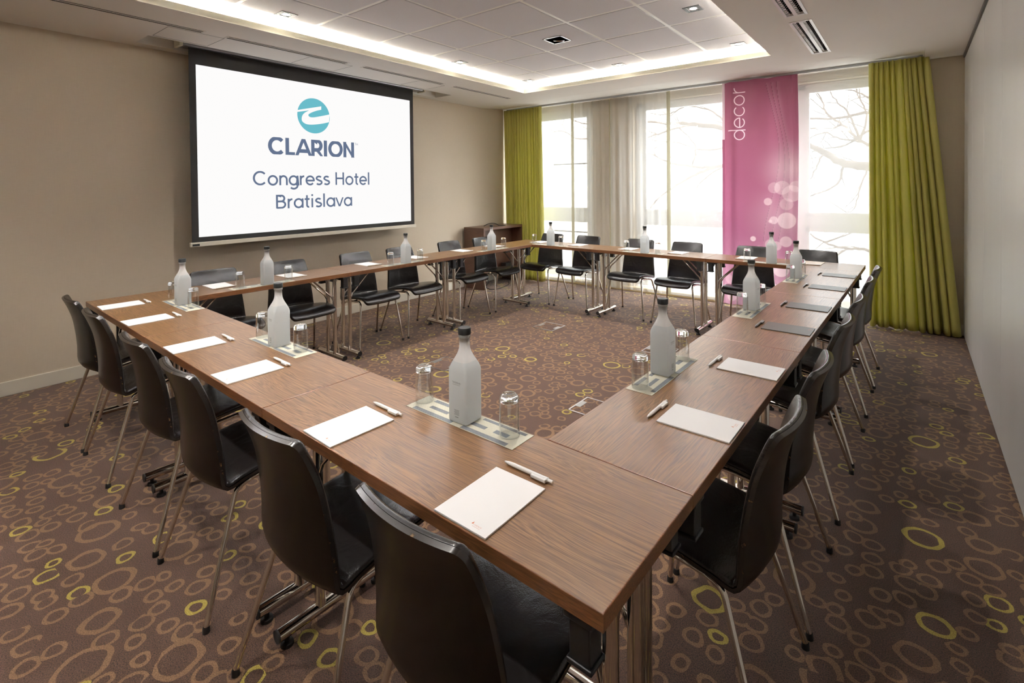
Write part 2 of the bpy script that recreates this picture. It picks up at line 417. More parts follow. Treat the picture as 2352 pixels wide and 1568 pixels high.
# lip thickness
for a, b, c, d in ((CF[0] - 0.012, CF[0], CF[2] - 0.012, CF[3] + 0.012), (CF[1], CF[1] + 0.012, CF[2] - 0.012, CF[3] + 0.012), (CF[0], CF[1], CF[3], CF[3] + 0.012), (CF[0], CF[1], CF[2] - 0.012, CF[2])):
    plate(m, (a, b), (c, d), HC + 0.05, [], up=True, mi=1)
    walls_of(m, a, b, c, d, HC + 0.006, HC + 0.0499, 1)
# hatches
for (a, b) in ((0.78, 1.02), (1.75, 2.0), (2.15, 2.4)):
    pass
ceil = struct(m.build('ceiling', [M['ceil'], M['cream'], M['reveal'], M['dark']], warp=True))
# roof slab above everything keeps daylight out
m = MB(); m.box(XL - 0.2, XR + 0.2, YB - 0.2, YW + 0.45, 2.9, 3.0)
m.build('ceiling_slab', M['reveal'], ceil, warp=True)
# hairline inspection hatches
for (a, b) in ((0.62, 1.0), (1.72, 2.16), (3.02, 3.4)):
    mm = MB()
    for q in ((-4.16, -3.83, a, a + 0.003), (-4.16, -3.83, b, b + 0.003), (-4.16, -4.157, a, b), (-3.833, -3.83, a, b)):
        mm.box(q[0], q[1], q[2], q[3], HC - 0.0012, HC + 0.001)
    mm.build('hatch_outline', M['alu_dark'], ceil, warp=True)
# suspended tile field
HT = HC + 0.125
m = MB(); m.box(CF[0] - CV - 0.02, CF[1] + CV + 0.02, CF[2] - CV - 0.02, CF[3] + CV + 0.02, HT, HT + 0.02)
grid_o = m.build('tile_field', M['tile'], ceil, warp=True)
XG = [-3.525 + 0.59 * i for i in range(6)]; YG = [1.49 + 0.608 * k for k in range(-5, 5)]
XE = [CF[0] - CV] + XG + [CF[1] + CV]; YE = [CF[2] - CV] + YG + [CF[3] + CV]
XE = sorted(x for x in XE if CF[0] - CV <= x <= CF[1] + CV); YE = sorted(YE)
m = MB()
for a, b in zip(XE, XE[1:]):
    for c, d in zip(YE, YE[1:]):
        if b - a > 0.05 and d - c > 0.05:
            m.box(a + 0.015, b - 0.015, c + 0.015, d - 0.015, HT - 0.010, HT + 0.001)
m.build('tile_panels', M['tile'], ceil, warp=True, bevel=0.003, seg=1)
m = MB()
for x in XE[1:-1]: m.box(x - 0.013, x + 0.013, YE[0], YE[-1], HT - 0.006, HT)
for y in YE[1:-1]: m.box(XE[0], XE[-1], y - 0.013, y + 0.013, HT - 0.0065, HT - 0.0005)
m.build('tile_grid', M['tbar'], ceil, warp=True)

# cove LED strips: a lamp of the room
cv = empty('cove_light', RM((CF[0] + CF[1]) / 2, (CF[2] + CF[3]) / 2, HC + 0.02))
tag(cv, 'warm white hidden light strip glowing around the recessed tile ceiling', 'ceiling light')
def local(o, pt):
    return tuple(a - b for a, b in zip(pt, o.location))
for a, b, c, d in ((CF[0] - 0.06, CF[0] - 0.03, CF[2], CF[3]), (CF[1] + 0.03, CF[1] + 0.06, CF[2], CF[3]), (CF[0], CF[1], CF[3] + 0.03, CF[3] + 0.06), (CF[0], CF[1], CF[2] - 0.06, CF[2] - 0.03)):
    m = MB(); m.box(a, b, c, d, HC + 0.008, HC + 0.02)
    m.v = [local(cv, RM(*v)) for v in m.v]
    m.build('led_strip', M['led'], cv)

# linear slot diffusers (left) and double louvres (right)
for i, h in enumerate(LV):
    o = empty('slot_diffuser', RM((h[0] + h[1]) / 2, (h[2] + h[3]) / 2, HC))
    tag(o, 'long narrow double slot air vent in ceiling before screen, %s from the windows' % ORD[3 - i], 'air vent', 'slot vents in the left ceiling strip')
    def put(m, name, mat, **k):
        m.v = [local(o, RM(*v)) for v in m.v]; return m.build(name, mat, o, **k)
    x0, x1, y0, y1 = h
    m = MB()
    for q in ((x0 - 0.008, x0 + 0.003, y0 - 0.008, y1 + 0.008), (x1 - 0.003, x1 + 0.008, y0 - 0.008, y1 + 0.008), (x0, x1, y0 - 0.008, y0 + 0.004), (x0, x1, y1 - 0.004, y1 + 0.008)):
        m.box(q[0], q[1], q[2], q[3], HC - 0.0025, HC + 0.0004)
    put(m, 'frame', M['ceil'])
    m = MB(); m.box((x0 + x1) / 2 - 0.006, (x0 + x1) / 2 + 0.006, y0, y1, HC - 0.002, HC + 0.001); put(m, 'divider', M['ceil'])
for i, h in enumerate(AC):
    o = empty('louvre_vent', RM((h[0] + h[1]) / 2, (h[2] + h[3]) / 2, HC))
    tag(o, 'white framed ceiling vent with two rows of louvres, %s from the windows' % ORD[i], 'air vent', 'louvre vents in the right ceiling strip')
    x0, x1, y0, y1 = h
    def put(m, name, mat, **k):
        m.v = [local(o, RM(*v)) for v in m.v]; return m.build(name, mat, o, **k)
    m = MB()
    for q in ((x0 - 0.014, x0 + 0.004, y0 - 0.014, y1 + 0.014), (x1 - 0.004, x1 + 0.014, y0 - 0.014, y1 + 0.014), (x0, x1, y0 - 0.014, y0 + 0.006), (x0, x1, y1 - 0.006, y1 + 0.014), ((x0 + x1) / 2 - 0.012, (x0 + x1) / 2 + 0.012, y0, y1)):
        m.box(q[0], q[1], q[2], q[3], HC - 0.004, HC + 0.014)
    put(m, 'frame', M['white_plastic'])
    for xc in ((x0 * 3 + x1) / 4 - 0.002, (x0 + 3 * x1) / 4 + 0.002):
        m = MB(); k = int((y1 - y0) / 0.042)
        for j in range(k):
            yy = y0 + (j + 0.5) * (y1 - y0) / k
            m.add([(xc - 0.018, yy - 0.003, HC + 0.004), (xc + 0.012, yy + 0.004, HC + 0.03), (xc + 0.012, yy + 0.007, HC + 0.03), (xc - 0.018, yy + 0.003, HC + 0.004)], [(0, 1, 2, 3)])
            m.box(xc - 0.02, xc - 0.004, yy - 0.012, yy + 0.012, HC + 0.005, HC + 0.008)
        put(m, 'louvre_blades', M['white_plastic'])

# downlights
def downlight(x0, y0, label, group='square recessed downlights', on=True, power=18):
    o = empty('downlight', RM(x0, y0, HT - 0.009)); tag(o, label, 'ceiling light', group)
    o.rotation_euler = (0, 0, 0.03)
    s = 0.062
    m = MB()
    for q in ((-s, -s * 0.55, -s, s), (s * 0.55, s, -s, s), (-s * 0.55, s * 0.55, -s, -s * 0.55), (-s * 0.55, s * 0.55, s * 0.55, s)):
        m.box(q[0], q[1], q[2], q[3], -0.005, 0.0)
    m.build('trim_ring', M['trimgrey'], o, bevel=0.001)
    m = MB(); m.lathe([(0.033, -0.001), (0.030, -0.003), (0.024, -0.001)], 24); m.build('bezel', M['steel'], o)
    m = MB(); m.lathe([(0.024, -0.0012), (0.012, -0.0035), (0.0005, -0.0042)], 20)
    m.build('bulb', M['bulb'], o)
    if power:
        l = bpy.data.lights.new('downlight_lamp', 'SPOT'); l.energy = power; l.color = (1.0, 0.95, 0.88); l.spot_size = math.radians(95); l.spot_blend = 0.6; l.shadow_soft_size = 0.025
        lo = bpy.data.objects.new('downlight_lamp', l); C.objects.link(lo); lo.parent = o; lo.location = (0, 0, -0.02)
    return o
DL = [(-3.26, 1.204, 'square downlight above the top left corner of the projection screen'), (-3.26, 3.06, 'square downlight on screen side, level with the central ceiling spotlight'),
      (-3.245, 4.265, 'square downlight in the far left corner of the tile ceiling'), (-2.045, 4.24, 'square downlight in the middle of the window side tile row'),
      (-0.857, 4.233, 'square downlight in the far right corner of the tile ceiling'), (-0.868, 3.03, 'square downlight on the right, nearer than the far corner one')]
for x, y, l in DL: downlight(x, y, l)
for x, y in ((-2.05, 1.2), (-0.86, 1.2), (-3.26, -0.6), (-2.05, -0.6), (-0.86, -0.6)):  # unseen downlights added only for more light in the room
    downlight(x, y, 'square recessed downlight overhead, behind the edge of the photo', 'downlights above the viewer')
# central tilting spotlight (off)
o = empty('recessed_spotlight', RM(-2.054, 3.04, HT - 0.009)); tag(o, 'large square recessed tilting spotlight in the middle of the tile ceiling', 'ceiling light')
o.rotation_euler = (0, 0, 0.03)
m = MB(); s = 0.095
for q in ((-s, -s + 0.014, -s, s), (s - 0.014, s, -s, s), (-s, s, -s, -s + 0.014), (-s, s, s - 0.014, s)): m.box(q[0], q[1], q[2], q[3], -0.006, 0)
m.build('frame', M['steel'], o, bevel=0.001)
m = MB(); m.box(-s + 0.014, s - 0.014, -s + 0.014, s - 0.014, -0.001, 0.0005); m.build('recess', M['dark'], o)
m = MB(); m.lathe([(0.05, -0.004), (0.045, -0.012), (0.02, -0.004), (0.001, -0.002)], 24)
lamp = m.build('reflector', M['steel'], o); lamp.rotation_euler = (0.25, 0.2, 0); lamp.location = (0.01, 0.012, -0.003)

# ------------------------------------------------------------------ window wall
YG_ = YW + 0.20     # plane of the frames
def wbox(m, x0, x1, y0, y1, z0, z1): m.box(x0, x1, y0, y1, z0, z1)
m = MB()
for x0, x1 in ((-5.0, -4.45), (-3.16, -2.55), (0.50, 1.0)): m.box(x0, x1, YW + 0.10, YW + 0.42, 0, 2.9)
m.box(-5.0, 1.0, YW + 0.10, YW + 0.42, 2.56, 2.9)
m.box(-5.0, 1.0, YW + 0.08, YW + 0.42, -0.05, 0.0)
struct(m.build('wall_window', M['wall'], warp=True))
m = MB(); m.box(0.36, XR, YW - 0.05, YW + 0.10, 0, HC)     # end return beside the right curtain
struct(m.build('wall_corner', M['wall'], warp=True))
m = MB(); m.box(0.36, XR, YW - 0.062, YW - 0.05, 0, 0.10)
struct(m.build('baseboard_window', M['base'], warp=True))
m = MB(); m.box(XL, 0.36, YW + 0.01, YW + 0.09, 0.0, 0.055); m.box(XL, 0.36, YW + 0.0, YW + 0.01, 0.0, 0.012)
struct(m.build('trim_2', M['sill'], warp=True, bevel=0.003))
def window(n, x0, x1, mull, gl):
    """x0..x1 opening; gl: list of glass bays"""
    root = struct(empty('window_%d' % n, RM((x0 + x1) / 2, YG_, 0)))
    def put(m, name, mat, **k):
        m.v = [local(root, RM(*v)) for v in m.v]; return m.build(name, mat, root, **k)
    zt, zb = 2.56, 0.06
    m = MB()
    fw = 0.115
    m.box(x0, x0 + fw, YG_, YG_ + 0.07, zb, zt); m.box(x1 - fw, x1, YG_, YG_ + 0.07, zb, zt)
    m.box(x0, x1, YG_, YG_ + 0.07, 2.49, zt); m.box(x0, x1, YG_, YG_ + 0.07, zb, 0.12)
    for q in mull: m.box(q - 0.06, q + 0.06, YG_, YG_ + 0.07, zb, zt)
    m.box(x0, x1, YG_ + 0.005, YG_ + 0.065, 0.93, 1.08)
    put(m, 'window_frame', M['pvc'], bevel=0.006)
    edges = [x0 + fw] + [e for q in mull for e in (q - 0.06, q + 0.06)] + [x1 - fw]
    for a, b in zip(edges[::2], edges[1::2]):
        for z0, z1 in ((1.08, 2.49), (0.12, 0.93)):
            m = MB()
            for q in ((a, a + 0.035, z0, z1), (b - 0.035, b, z0, z1), (a, b, z0, z0 + 0.035), (a, b, z1 - 0.035, z1)):
                m.box(q[0], q[1], YG_ - 0.012, YG_ + 0.03, q[2], q[3])
            put(m, 'sash', M['pvc'], bevel=0.004)
            m = MB(); m.box(a + 0.03, b - 0.03, YG_ + 0.02, YG_ + 0.028, z0 + 0.03, z1 - 0.03)
            put(m, 'glass_pane', M['pane'])
    m = MB(); m.box(x0 - 0.0, x1, YW + 0.10, YG_, 0.0, 0.05)
    put(m, 'window_sill', M['pvc'])
window(1, -4.45, -3.16, [], None)
window(2, -2.55, 0.50, [-0.60], None)

# curtain track
m = MB(); m.box(-4.55, 0.46, YW - 0.13, YW - 0.105, HC + 0.012, HC + 0.034)
tr = m.build('curtain_track', M['alu'], warp=True); tag(tr, 'slim pale metal curtain track along the ceiling above the windows', 'curtain track')

# folded curtains
def curtain(name, x0t, x1t, x0b, x1b, y, ztop, zbot, folds, amp, seed, label, mat, nu=None, tb=1.0):
    rnd = random.Random(seed); K = 40
    ph = [rnd.uniform(0, 1) for _ in range(K)]; am = [rnd.uniform(0.55, 1.25) for _ in range(K)]
    org = RM((x0t + x1t) / 2, y, 0)
    nu = nu or folds * 14
    dr = [rnd.uniform(-0.012, 0.012) for _ in range(K)]
    def f(u, v):
        z = ztop + (zbot - ztop) * v
        t = u * folds; i = int(t) % (K - 1); fr = t - int(t); fr = fr * fr * (3 - 2 * fr)
        a = am[i] * (1 - fr) + am[i + 1] * fr; jit = (ph[i] * (1 - fr) + ph[i + 1] * fr) * 0.55
        e = v ** 1.2 * tb
        aa = amp * a * (0.55 + 0.55 * e) if v > 0.03 else amp * a * 0.5
        s = math.sin(2 * PI * (t + jit) + 0.25 * math.sin(3 * v + i))
        sx = math.cos(2 * PI * (t + jit))
        s = math.copysign(abs(s) ** 0.8, s)
        pinch = 0.012 * math.sin(4 * PI * (t + jit)) * max(0, 1 - v * 9)
        xt = x0t + (x1t - x0t) * u; xb = x0b + (x1b - x0b) * u
        x = xt + (xb - xt) * v + 0.012 * sx * a + dr[i] * v
        return tuple(p - q for p, q in zip(RM(x, y + aa * s + pinch, z), org))
    m = MB(); m.grid(nu, 34, f, flip=True)
    o = m.build(name, mat, angle=80); o.location = org
    mod = o.modifiers.new('thick', 'SOLIDIFY'); mod.thickness = 0.0015
    tag(o, label, 'curtain'); return o
curtain('green_curtain', 0.055, 0.50, 0.055, 0.735, YW - 0.16, HC + 0.012, 0.012, 11, 0.056, 5, 'tall green satin curtain hanging at the right end of the windows', M['green'])
curtain('green_curtain', -4.58, -3.88, -4.54, -3.84, YW - 0.16, HC + 0.012, 0.012, 14, 0.034, 11, 'green satin curtain hanging in the far left corner behind the wooden cabinet', M['green'])

# sheers
def sheer(x0, x1, label, amp=0.006, folds=5, seed=1, hem_side=1, y=YW - 0.045, zt=HC + 0.02):
    rnd = random.Random(seed); org = RM((x0 + x1) / 2, y, 0)
    p = [rnd.uniform(0, 6.28) for _ in range(4)]
    def g(x, z):
        u = (x - x0) / (x1 - x0)
        return amp * (math.sin(folds * 6.28 * u + p[0]) + 0.5 * math.sin(folds * 11 * u + p[1] + 0.4 * z)) * (0.5 + 0.5 * (HC - z) / HC)
    def f(u, v):
        x = x0 + (x1 - x0) * u; z = zt + (0.03 - zt) * v
        return tuple(a - b for a, b in zip(RM(x, y + g(x, z), z), org))
    root = empty('sheer_curtain', org); tag(root, label, 'curtain', 'white sheer curtain panels')
    m = MB(); m.grid(int(folds * 12), 20, f, flip=True); m.build('voile', M['sheer'], root, angle=80)
    if hem_side:
        xe = x1 if hem_side > 0 else x0
        m = MB()
        def h(u, v):
            x = xe - 0.022 + 0.044 * u; z = zt + (0.03 - zt) * v
            return tuple(a - b for a, b in zip(RM(x, y - 0.004 + g(min(max(x, x0), x1), z), z), org))
        m.grid(3, 20, h, flip=True); m.build('side_hem', M['hem'], root, angle=80)
sheer(-4.12, -3.41, 'white sheer panel beside the left green curtain', 0.004, 3, 1)
sheer(-3.41, -2.82, 'white sheer panel over the beige pier, left half', 0.010, 5, 2, y=YW - 0.015)
sheer(-2.82, -2.01, 'white sheer panel between the pier seam and the olive seam', 0.010, 6, 3)
sheer(-2.01, -1.33, 'white sheer panel left of the pink banner', 0.003, 3, 4, hem_side=0, y=YW - 0.02)
sheer(-0.62, 0.12, 'white sheer panel between the pink banner and right green curtain', 0.003, 3, 5, hem_side=-1)

# ------------------------------------------------------------------ stroke lettering
def arc(cx, cy, rx, ry, a0, a1, n=18):
    return [(cx + rx * math.cos(math.radians(a0 + (a1 - a0) * i / n)), cy + ry * math.sin(math.radians(a0 + (a1 - a0) * i / n))) for i in range(n + 1)]
X = 0.70   # x-height
GLY = {  # glyph: (advance, strokes) cap height 1, coordinates of stroke centres
    'C': (0.98, [arc(.50, .5, .42, .44, 42, 318, 28)]), 'L': (0.62, [[(.10, 1.0), (.10, .06), (.58, .06)]]),
    'A': (0.94, [[(.03, -.08), (.455, 1.06)], [(.485, 1.06), (.91, -.08)], [(.20, .27), (.74, .27)]]),
    'R': (0.80, [[(.10, 0), (.10, .94), (.40, .94)] + arc(.40, .66, .26, .28, 90, -90, 14) + [(.10, .38)], [(.36, .42), (.70, -.06)]]),
    'I': (0.30, [[(.12, 0), (.12, 1)]]), 'O': (1.04, [arc(.50, .5, .42, .44, 0, 360, 36)]),
    'N': (0.86, [[(.10, 0), (.10, 1)], [(.06, 1.05), (.74, -.05)], [(.70, 0), (.70, 1)]]),
    'T': (0.74, [[(.04, .94), (.68, .94)], [(.36, .94), (.36, 0)]]), 'M': (1.0, [[(.10, 0), (.10, .97), (.47, .25), (.84, .97), (.84, 0)]]),
    'H': (0.88, [[(.10, 0), (.10, 1)], [(.72, 0), (.72, 1)], [(.10, .52), (.72, .52)]]),
    'E': (0.70, [[(.60, .94), (.10, .94), (.10, .06), (.60, .06)], [(.10, .5), (.54, .5)]]), 'U': (0.86, [[(.10, 1), (.10, .36)] + arc(.40, .36, .30, .30, 180, 360, 16) + [(.70, 1)]]),
    'B': (0.80, [[(.10, .02), (.10, .94), (.40, .94)] + arc(.40, .73, .22, .21, 90, -90, 12) + [(.10, .52)], [(.40, .52)] + arc(.42, .29, .26, .23, 90, -90, 12) + [(.10, .06)]]),
    'o': (0.76, [arc(.36, X / 2, .30, X / 2 - .04, 0, 360, 30)]), 'c': (0.68, [arc(.36, X / 2, .30, X / 2 - .04, 45, 315, 24)]),
    'e': (0.74, [[(.64, .36)] + arc(.36, X / 2, .30, X / 2 - .04, 2, 318, 28)] + [[(.06, .34), (.66, .34)]]),
    'n': (0.68, [[(.09, 0), (.09, X)], [(.09, .38)] + arc(.33, .40, .24, .26, 180, 0, 16) + [(.57, 0)]]),
    'r': (0.44, [[(.09, 0), (.09, X)], [(.09, .36)] + arc(.36, .38, .27, .28, 180, 88, 10)]),
    'a': (0.76, [arc(.36, X / 2, .30, X / 2 - .04, 0, 360, 30), [(.66, 0), (.66, X)]]), 'd': (0.78, [arc(.36, X / 2, .30, X / 2 - .04, 0, 360, 30), [(.66, 0), (.66, 1.03)]]),
    'g': (0.78, [arc(.36, X / 2, .30, X / 2 - .04, 0, 360, 30), [(.66, X), (.66, -.02)] + arc(.37, -.02, .29, .24, 0, -140, 14)]),
    's': (0.60, [arc(.30, .505, .20, .15, 35, 190, 12) + [(.20, .40), (.40, .32)] + arc(.30, .20, .22, .155, 40, -145, 12)]),
    't': (0.46, [[(.20, .93), (.20, .2)] + arc(.33, .18, .13, .13, 180, 285, 8), [(.02, .64), (.40, .64)]]),
    'l': (0.28, [[(.12, 0), (.12, 1.04)]]), 'i': (0.28, [[(.12, 0), (.12, X)], [(.12, .86), (.12, 1.0)]]), 'v': (0.66, [[(.02, X + .05), (.30, -.04)], [(.32, -.04), (.60, X + .05)]]),
    ' ': (0.36, [])}
def text_quads(s, weight, track=0.0):
    out = []; x = 0.0
    for ch in s:
        adv, sts = GLY[ch]
        for st in sts:
            pts = [Vector((a + x, b)) for a, b in st]
            L, R = [], []
            for i, p in enumerate(pts):
                t0 = (p - pts[i - 1]).normalized() if i else (pts[1] - pts[0]).normalized()
                t1 = (pts[i + 1] - p).normalized() if i < len(pts) - 1 else t0
                if i == 0 and (pts[0] - pts[-1]).length < 1e-6: t0 = (pts[-1] - pts[-2]).normalized()
                if i == len(pts) - 1 and (pts[0] - pts[-1]).length < 1e-6: t1 = (pts[1] - pts[0]).normalized()
                t = (t0 + t1).normalized(); nn = Vector((-t.y, t.x)); k = weight / 2 / max(0.5, nn.dot(Vector((-t1.y, t1.x))))
                L.append(p + nn * k); R.append(p - nn * k)
            lo, hi = (0.0, 1.0) if ch.isupper() else ((0.0, X) if ch == 'v' else (-9, 9))
            for q in L + R: q.y = min(hi, max(lo, q.y))
            for i in range(len(pts) - 1): out.append([L[i], R[i], R[i + 1], L[i + 1]])
        x += adv + track
    return out, x - track
def lettering(m, s, weight, fn, width, height, track=0.0, lift=0.0):
    """fn(x,y,d) maps text plane metres to a 3D point, d = lift off surface"""
    q, w = text_quads(s, weight, track); kx = width / w
    for i, quad in enumerate(q):
        m.poly([fn(p.x * kx, p.y * height, lift + (i % 7) * 0.00002) for p in quad])
    return m

# pink banner
def banner():
    x0, x1 = -1.345, -0.575; y = YW - 0.105; zt, zb = HC + 0.012, 0.03; W = x1 - x0; H = zt - zb
    org = RM((x0 + x1) / 2, y, 0); root = empty('pink_banner', org)
    tag(root, 'pink fabric banner with white light bubbles and the word decor between windows', 'banner')
    def surf(u, v):
        fold = 0.032 * math.exp(-((u - 0.13) / 0.05) ** 2) - 0.014 * math.exp(-((u - 0.04) / 0.03) ** 2)
        fold += 0.048 * math.exp(-((u - 0.46) / 0.10) ** 2) * max(0, 1 - v * 2.6)
        fold -= 0.020 * math.exp(-((u - 0.62) / 0.07) ** 2) * max(0, 1 - v * 2.2)
        fold += 0.012 * math.sin(u * 9 + 1) * (0.4 + 0.6 * v) + 0.008 * math.exp(-((u - 0.93) / 0.03) ** 2)
        sag = 0.045 * math.sin(PI * min(1, max(0, (u - 0.1) / 0.8))) * max(0, 0.06 - v) / 0.06
        return RM(x0 + W * u + 0.01 * math.sin(v * 5) * u, y - fold, zt - H * v)
    nu, nv = 190, 640
    def gu(i): return 0.36 * i / 110 if i <= 110 else 0.36 + 0.64 * (i - 110) / 80
    def gv(j): return 0.28 * j / 300 if j <= 300 else 0.28 + 0.72 * (j - 300) / 340
    strokes = []; adv = 0.0
    for ch in 'decor':
        a_, sts = GLY[ch]; strokes.append((adv - 0.05, adv + a_ + 0.05, sts, adv)); adv += a_
    LW, LH = 0.62, 0.165
    def inked(x, z):      # x from the left edge, z from the top edge; the word climbs upwards
        tx = (zt - z - 1.945) / LW * adv; ty = (0.243 - x) / LH; kx = LW / adv
        if not (-0.1 < ty < 1.15 and -0.1 < tx < adv + 0.1): return 0.0
        best = 1.0
        for lo, hi, sts, off in strokes:
            if not lo < tx < hi: continue
            for st in sts:
                for (ax, ay), (bx_, by_) in zip(st, st[1:]):
                    x0_, y0_, x1_, y1_ = (ax + off) * kx, ay * LH, (bx_ + off) * kx, by_ * LH; px_, py_ = tx * kx, ty * LH
                    dx, dy = x1_ - x0_, y1_ - y0_; L_ = dx * dx + dy * dy or 1e-9
                    q = min(1, max(0, ((px_ - x0_) * dx + (py_ - y0_) * dy) / L_))
                    best = min(best, math.hypot(px_ - x0_ - q * dx, py_ - y0_ - q * dy))
        return min(1, max(0, (0.0050 - best) / 0.0022 + 0.5))
    m = MB(); m.grid(nu, nv, lambda u, v: tuple(a - b for a, b in zip(surf(gu(round(u * nu)), gv(round(v * nv))), org)), flip=True)
    o = m.build('banner_cloth', M['banner'], root, angle=80)
    circ = [  # u, v(from top), radius (m), strength : printed light bubbles
        (0.80, 0.475, .075, .30), (0.70, 0.475, .06, .22), (0.92, 0.50, .09, .35), (0.62, 0.535, .040, .42), (0.86, 0.545, .065, .25),
        (0.865, 0.615, .088, .55), (0.70, 0.615, .042, .45), (0.655, 0.62, .018, .5), (0.425, 0.700, .028, .70), (0.86, 0.705, .058, .50),
        (0.66, 0.72, .055, .40), (0.74, 0.725, .050, .40), (0.615, 0.757, .033, .52), (0.50, 0.737, .02, .22), (0.315, 0.802, .042, .55),
        (0.80, 0.825, .082, .62), (0.55, 0.812, .052, .30), (0.36, 0.853, .050, .45), (0.49, 0.848, .022, .35), (0.95, 0.77, .05, .25),
        (0.97, 0.47, .06, .3), (0.62, 0.905, .05, .35), (0.73, 0.895, .012, .7), (0.85, 0.93, .06, .45), (0.22, 0.93, .06, .35), (0.14, 0.965, .05, .5),
        (0.72, 0.965, .045, .4), (0.45, 0.955, .05, .3), (0.10, 0.885, .05, .25), (0.9, 0.985, .05, .4)]
    Wh = srgb(250, 226, 234)
    glow = [(0.93, 0.40, .22, .35), (0.85, 0.62, .30, .25), (0.15, 1.0, .55, .30), (0.6, 0.85, .35, .22), (0.9, 0.95, .4, .3)]
    waves = [lambda v: 0.66 + 0.10 * math.sin((v - 0.12) * 7.6), lambda v: 0.74 + 0.09 * math.sin((v - 0.16) * 7.6), lambda v: 0.81 + 0.08 * math.sin((v - 0.20) * 7.6)]
    me = o.data; ca = me.color_attributes.new('print', 'FLOAT_COLOR', 'POINT')
    A = srgb(158, 88, 110); B = srgb(142, 74, 96); L = srgb(250, 228, 230); P = srgb(184, 108, 150)
    cols = []
    for j in range(nv + 1):
        v = gv(j)
        for i in range(nu + 1):
            u = gu(i); x, z = u * W, v * H
            t = v ** 1.5; c = [A[k] * (1 - t) + P[k] * t for k in range(3)]
            e = math.exp(-((u - 0.45) / 0.35) ** 2 - ((v - 0.45) / 0.3) ** 2); c = [c[k] * (1 - 0.35 * e) + B[k] * 0.35 * e for k in range(3)]
            a = 0.0
            for hu, hv, r, s in glow:
                d = math.hypot(x - hu * W, z - hv * H); a = max(a, s * math.exp(-(d / r) ** 2))
            for cu, cvv, r, s in circ:
                d = math.hypot(x - cu * W, z - cvv * H)
                if d < r + 0.004: a = a + (1 - a) * s * min(1, (r + 0.004 - d) / 0.006) * (0.85 + 0.15 * d / r)
            for w_ in waves:
                if v > 0.02:
                    d = (u - w_(v)) * W
                    if 0 < d < 0.004: c = [q * 0.62 for q in c]
                    elif 0 <= d < 0.045: a = min(1, a + 0.07 * (1 - d / 0.045))
            c = [c[k] * (1 - a) + L[k] * a for k in range(3)]
            if u < 0.36 and v < 0.28:
                q = inked(x, z)
                if x < 0.024 and z < 0.66: q = 0.75
                c = [c[k] * (1 - q) + Wh[k] * q for k in range(3)]
            cols += c + [1.0]
    ca.data.foreach_set('color', cols)
    return root, surf, org, W, H
BAN = banner()

# ------------------------------------------------------------------ projection screen
SX = -4.36
org = RM(SX, 2.155, HC); scr = empty('projection_screen', org)
tag(scr, 'large pull down projection screen showing the teal hotel logo', 'projection screen')
def sput(m, name, mats, **k):
    m.v = [tuple(a - b for a, b in zip(RM(*v), org)) for v in m.v]; return m.build(name, mats, scr, **k)
m = MB(); m.box(SX - 0.0012, SX, 0.932, 3.378, 0.985, HC + 0.03); sput(m, 'screen_fabric', M['scr_black'])
m = MB(); m.box(SX, SX + 0.001, 0.985, 3.325, 1.028, 2.495); sput(m, 'picture', M['proj_white'])
m = MB(); m.box(SX - 0.014, SX + 0.014, 0.915, 3.395, 0.948, 0.985); bar_o = sput(m, 'bottom_bar', M['base'], bevel=0.004)
m = MB(); m.box(SX + 0.014, SX + 0.0155, 0.93, 0.985, 0.955, 0.972); sput(m, 'maker_plate', M['black'])
m = MB(); m.box(SX - 0.085, SX + 0.055, 0.87, 3.50, HC + 0.012, HC + 0.13); sput(m, 'roller_housing', M['alu'], bevel=0.01)
for a in (0.845, 3.50):
    m = MB(); m.box(SX - 0.06, SX + 0.07, a, a + 0.025, HC + 0.0, HC + 0.10); sput(m, 'end_bracket', M['cream'], bevel=0.003)
# logo
lg = MB()
cy, cz, R = 1.975 + 0.0855, 2.174, 0.178
lg.poly([(SX + 0.0022, cy + R * math.cos(2 * PI * i / 72), cz + R * math.sin(2 * PI * i / 72)) for i in range(72)])
sput(lg, 'logo_disc', M['proj_teal'])
def crom(P, n=6):
    out = []
    for i in range(len(P) - 1):
        p0, p1, p2, p3 = P[max(i - 1, 0)], P[i], P[i + 1], P[min(i + 2, len(P) - 1)]
        for k in range(n):
            t = k / n
            out.append(tuple(0.5 * (2 * b + (c - a) * t + (2 * a - 5 * b + 4 * c - d) * t * t + (3 * b - a - 3 * c + d) * t ** 3) for a, b, c, d in zip(p0, p1, p2, p3)))
    out.append(P[-1]); return out
low = crom([(2.144, 2.126), (2.07, 2.105), (1.995, 2.089), (1.93, 2.081), (1.88, 2.086), (1.845, 2.112), (1.846, 2.155), (1.872, 2.192), (1.924, 2.224)])
up_ = crom([(2.057, 2.246), (2.00, 2.228), (1.945, 2.203), (1.915, 2.180), (1.926, 2.160), (1.965, 2.158), (2.03, 2.173), (2.152, 2.208)])
poly = [(1.788, 2.211), (2.058, 2.281)] + up_ + low + [(1.786, 2.192)]
poly = [(a + 0.0855, b) for a, b in poly]
tri = tessellate_polygon([[Vector((a, b, 0)) for a, b in poly]])
sw = MB(); sw.add([(SX + 0.0034, a, b) for a, b in poly], [tuple(t) for t in tri])
sput(sw, 'logo_swoosh', M['proj_white'])
def sfn(y0, z0, slope=0.0):
    return lambda x, y, d: (SX + 0.0022 + d, y0 + 0.088 + x, z0 + y + slope * x)
for args in (('CLARION', 0.225, sfn(1.504, 1.764, 0.004), 0.945, 0.165, 0.05), ('TM', 0.11, sfn(2.452, 1.905), 0.042, 0.024),
             ('Congress Hotel', 0.135, sfn(1.352, 1.468, 0.003), 1.295, 0.134, 0.03), ('Bratislava', 0.135, sfn(1.562, 1.243, 0.0), 0.85, 0.134, 0.03)):
    m = MB(); lettering(m, *args); sput(m, 'lettering', M['proj_slate'])

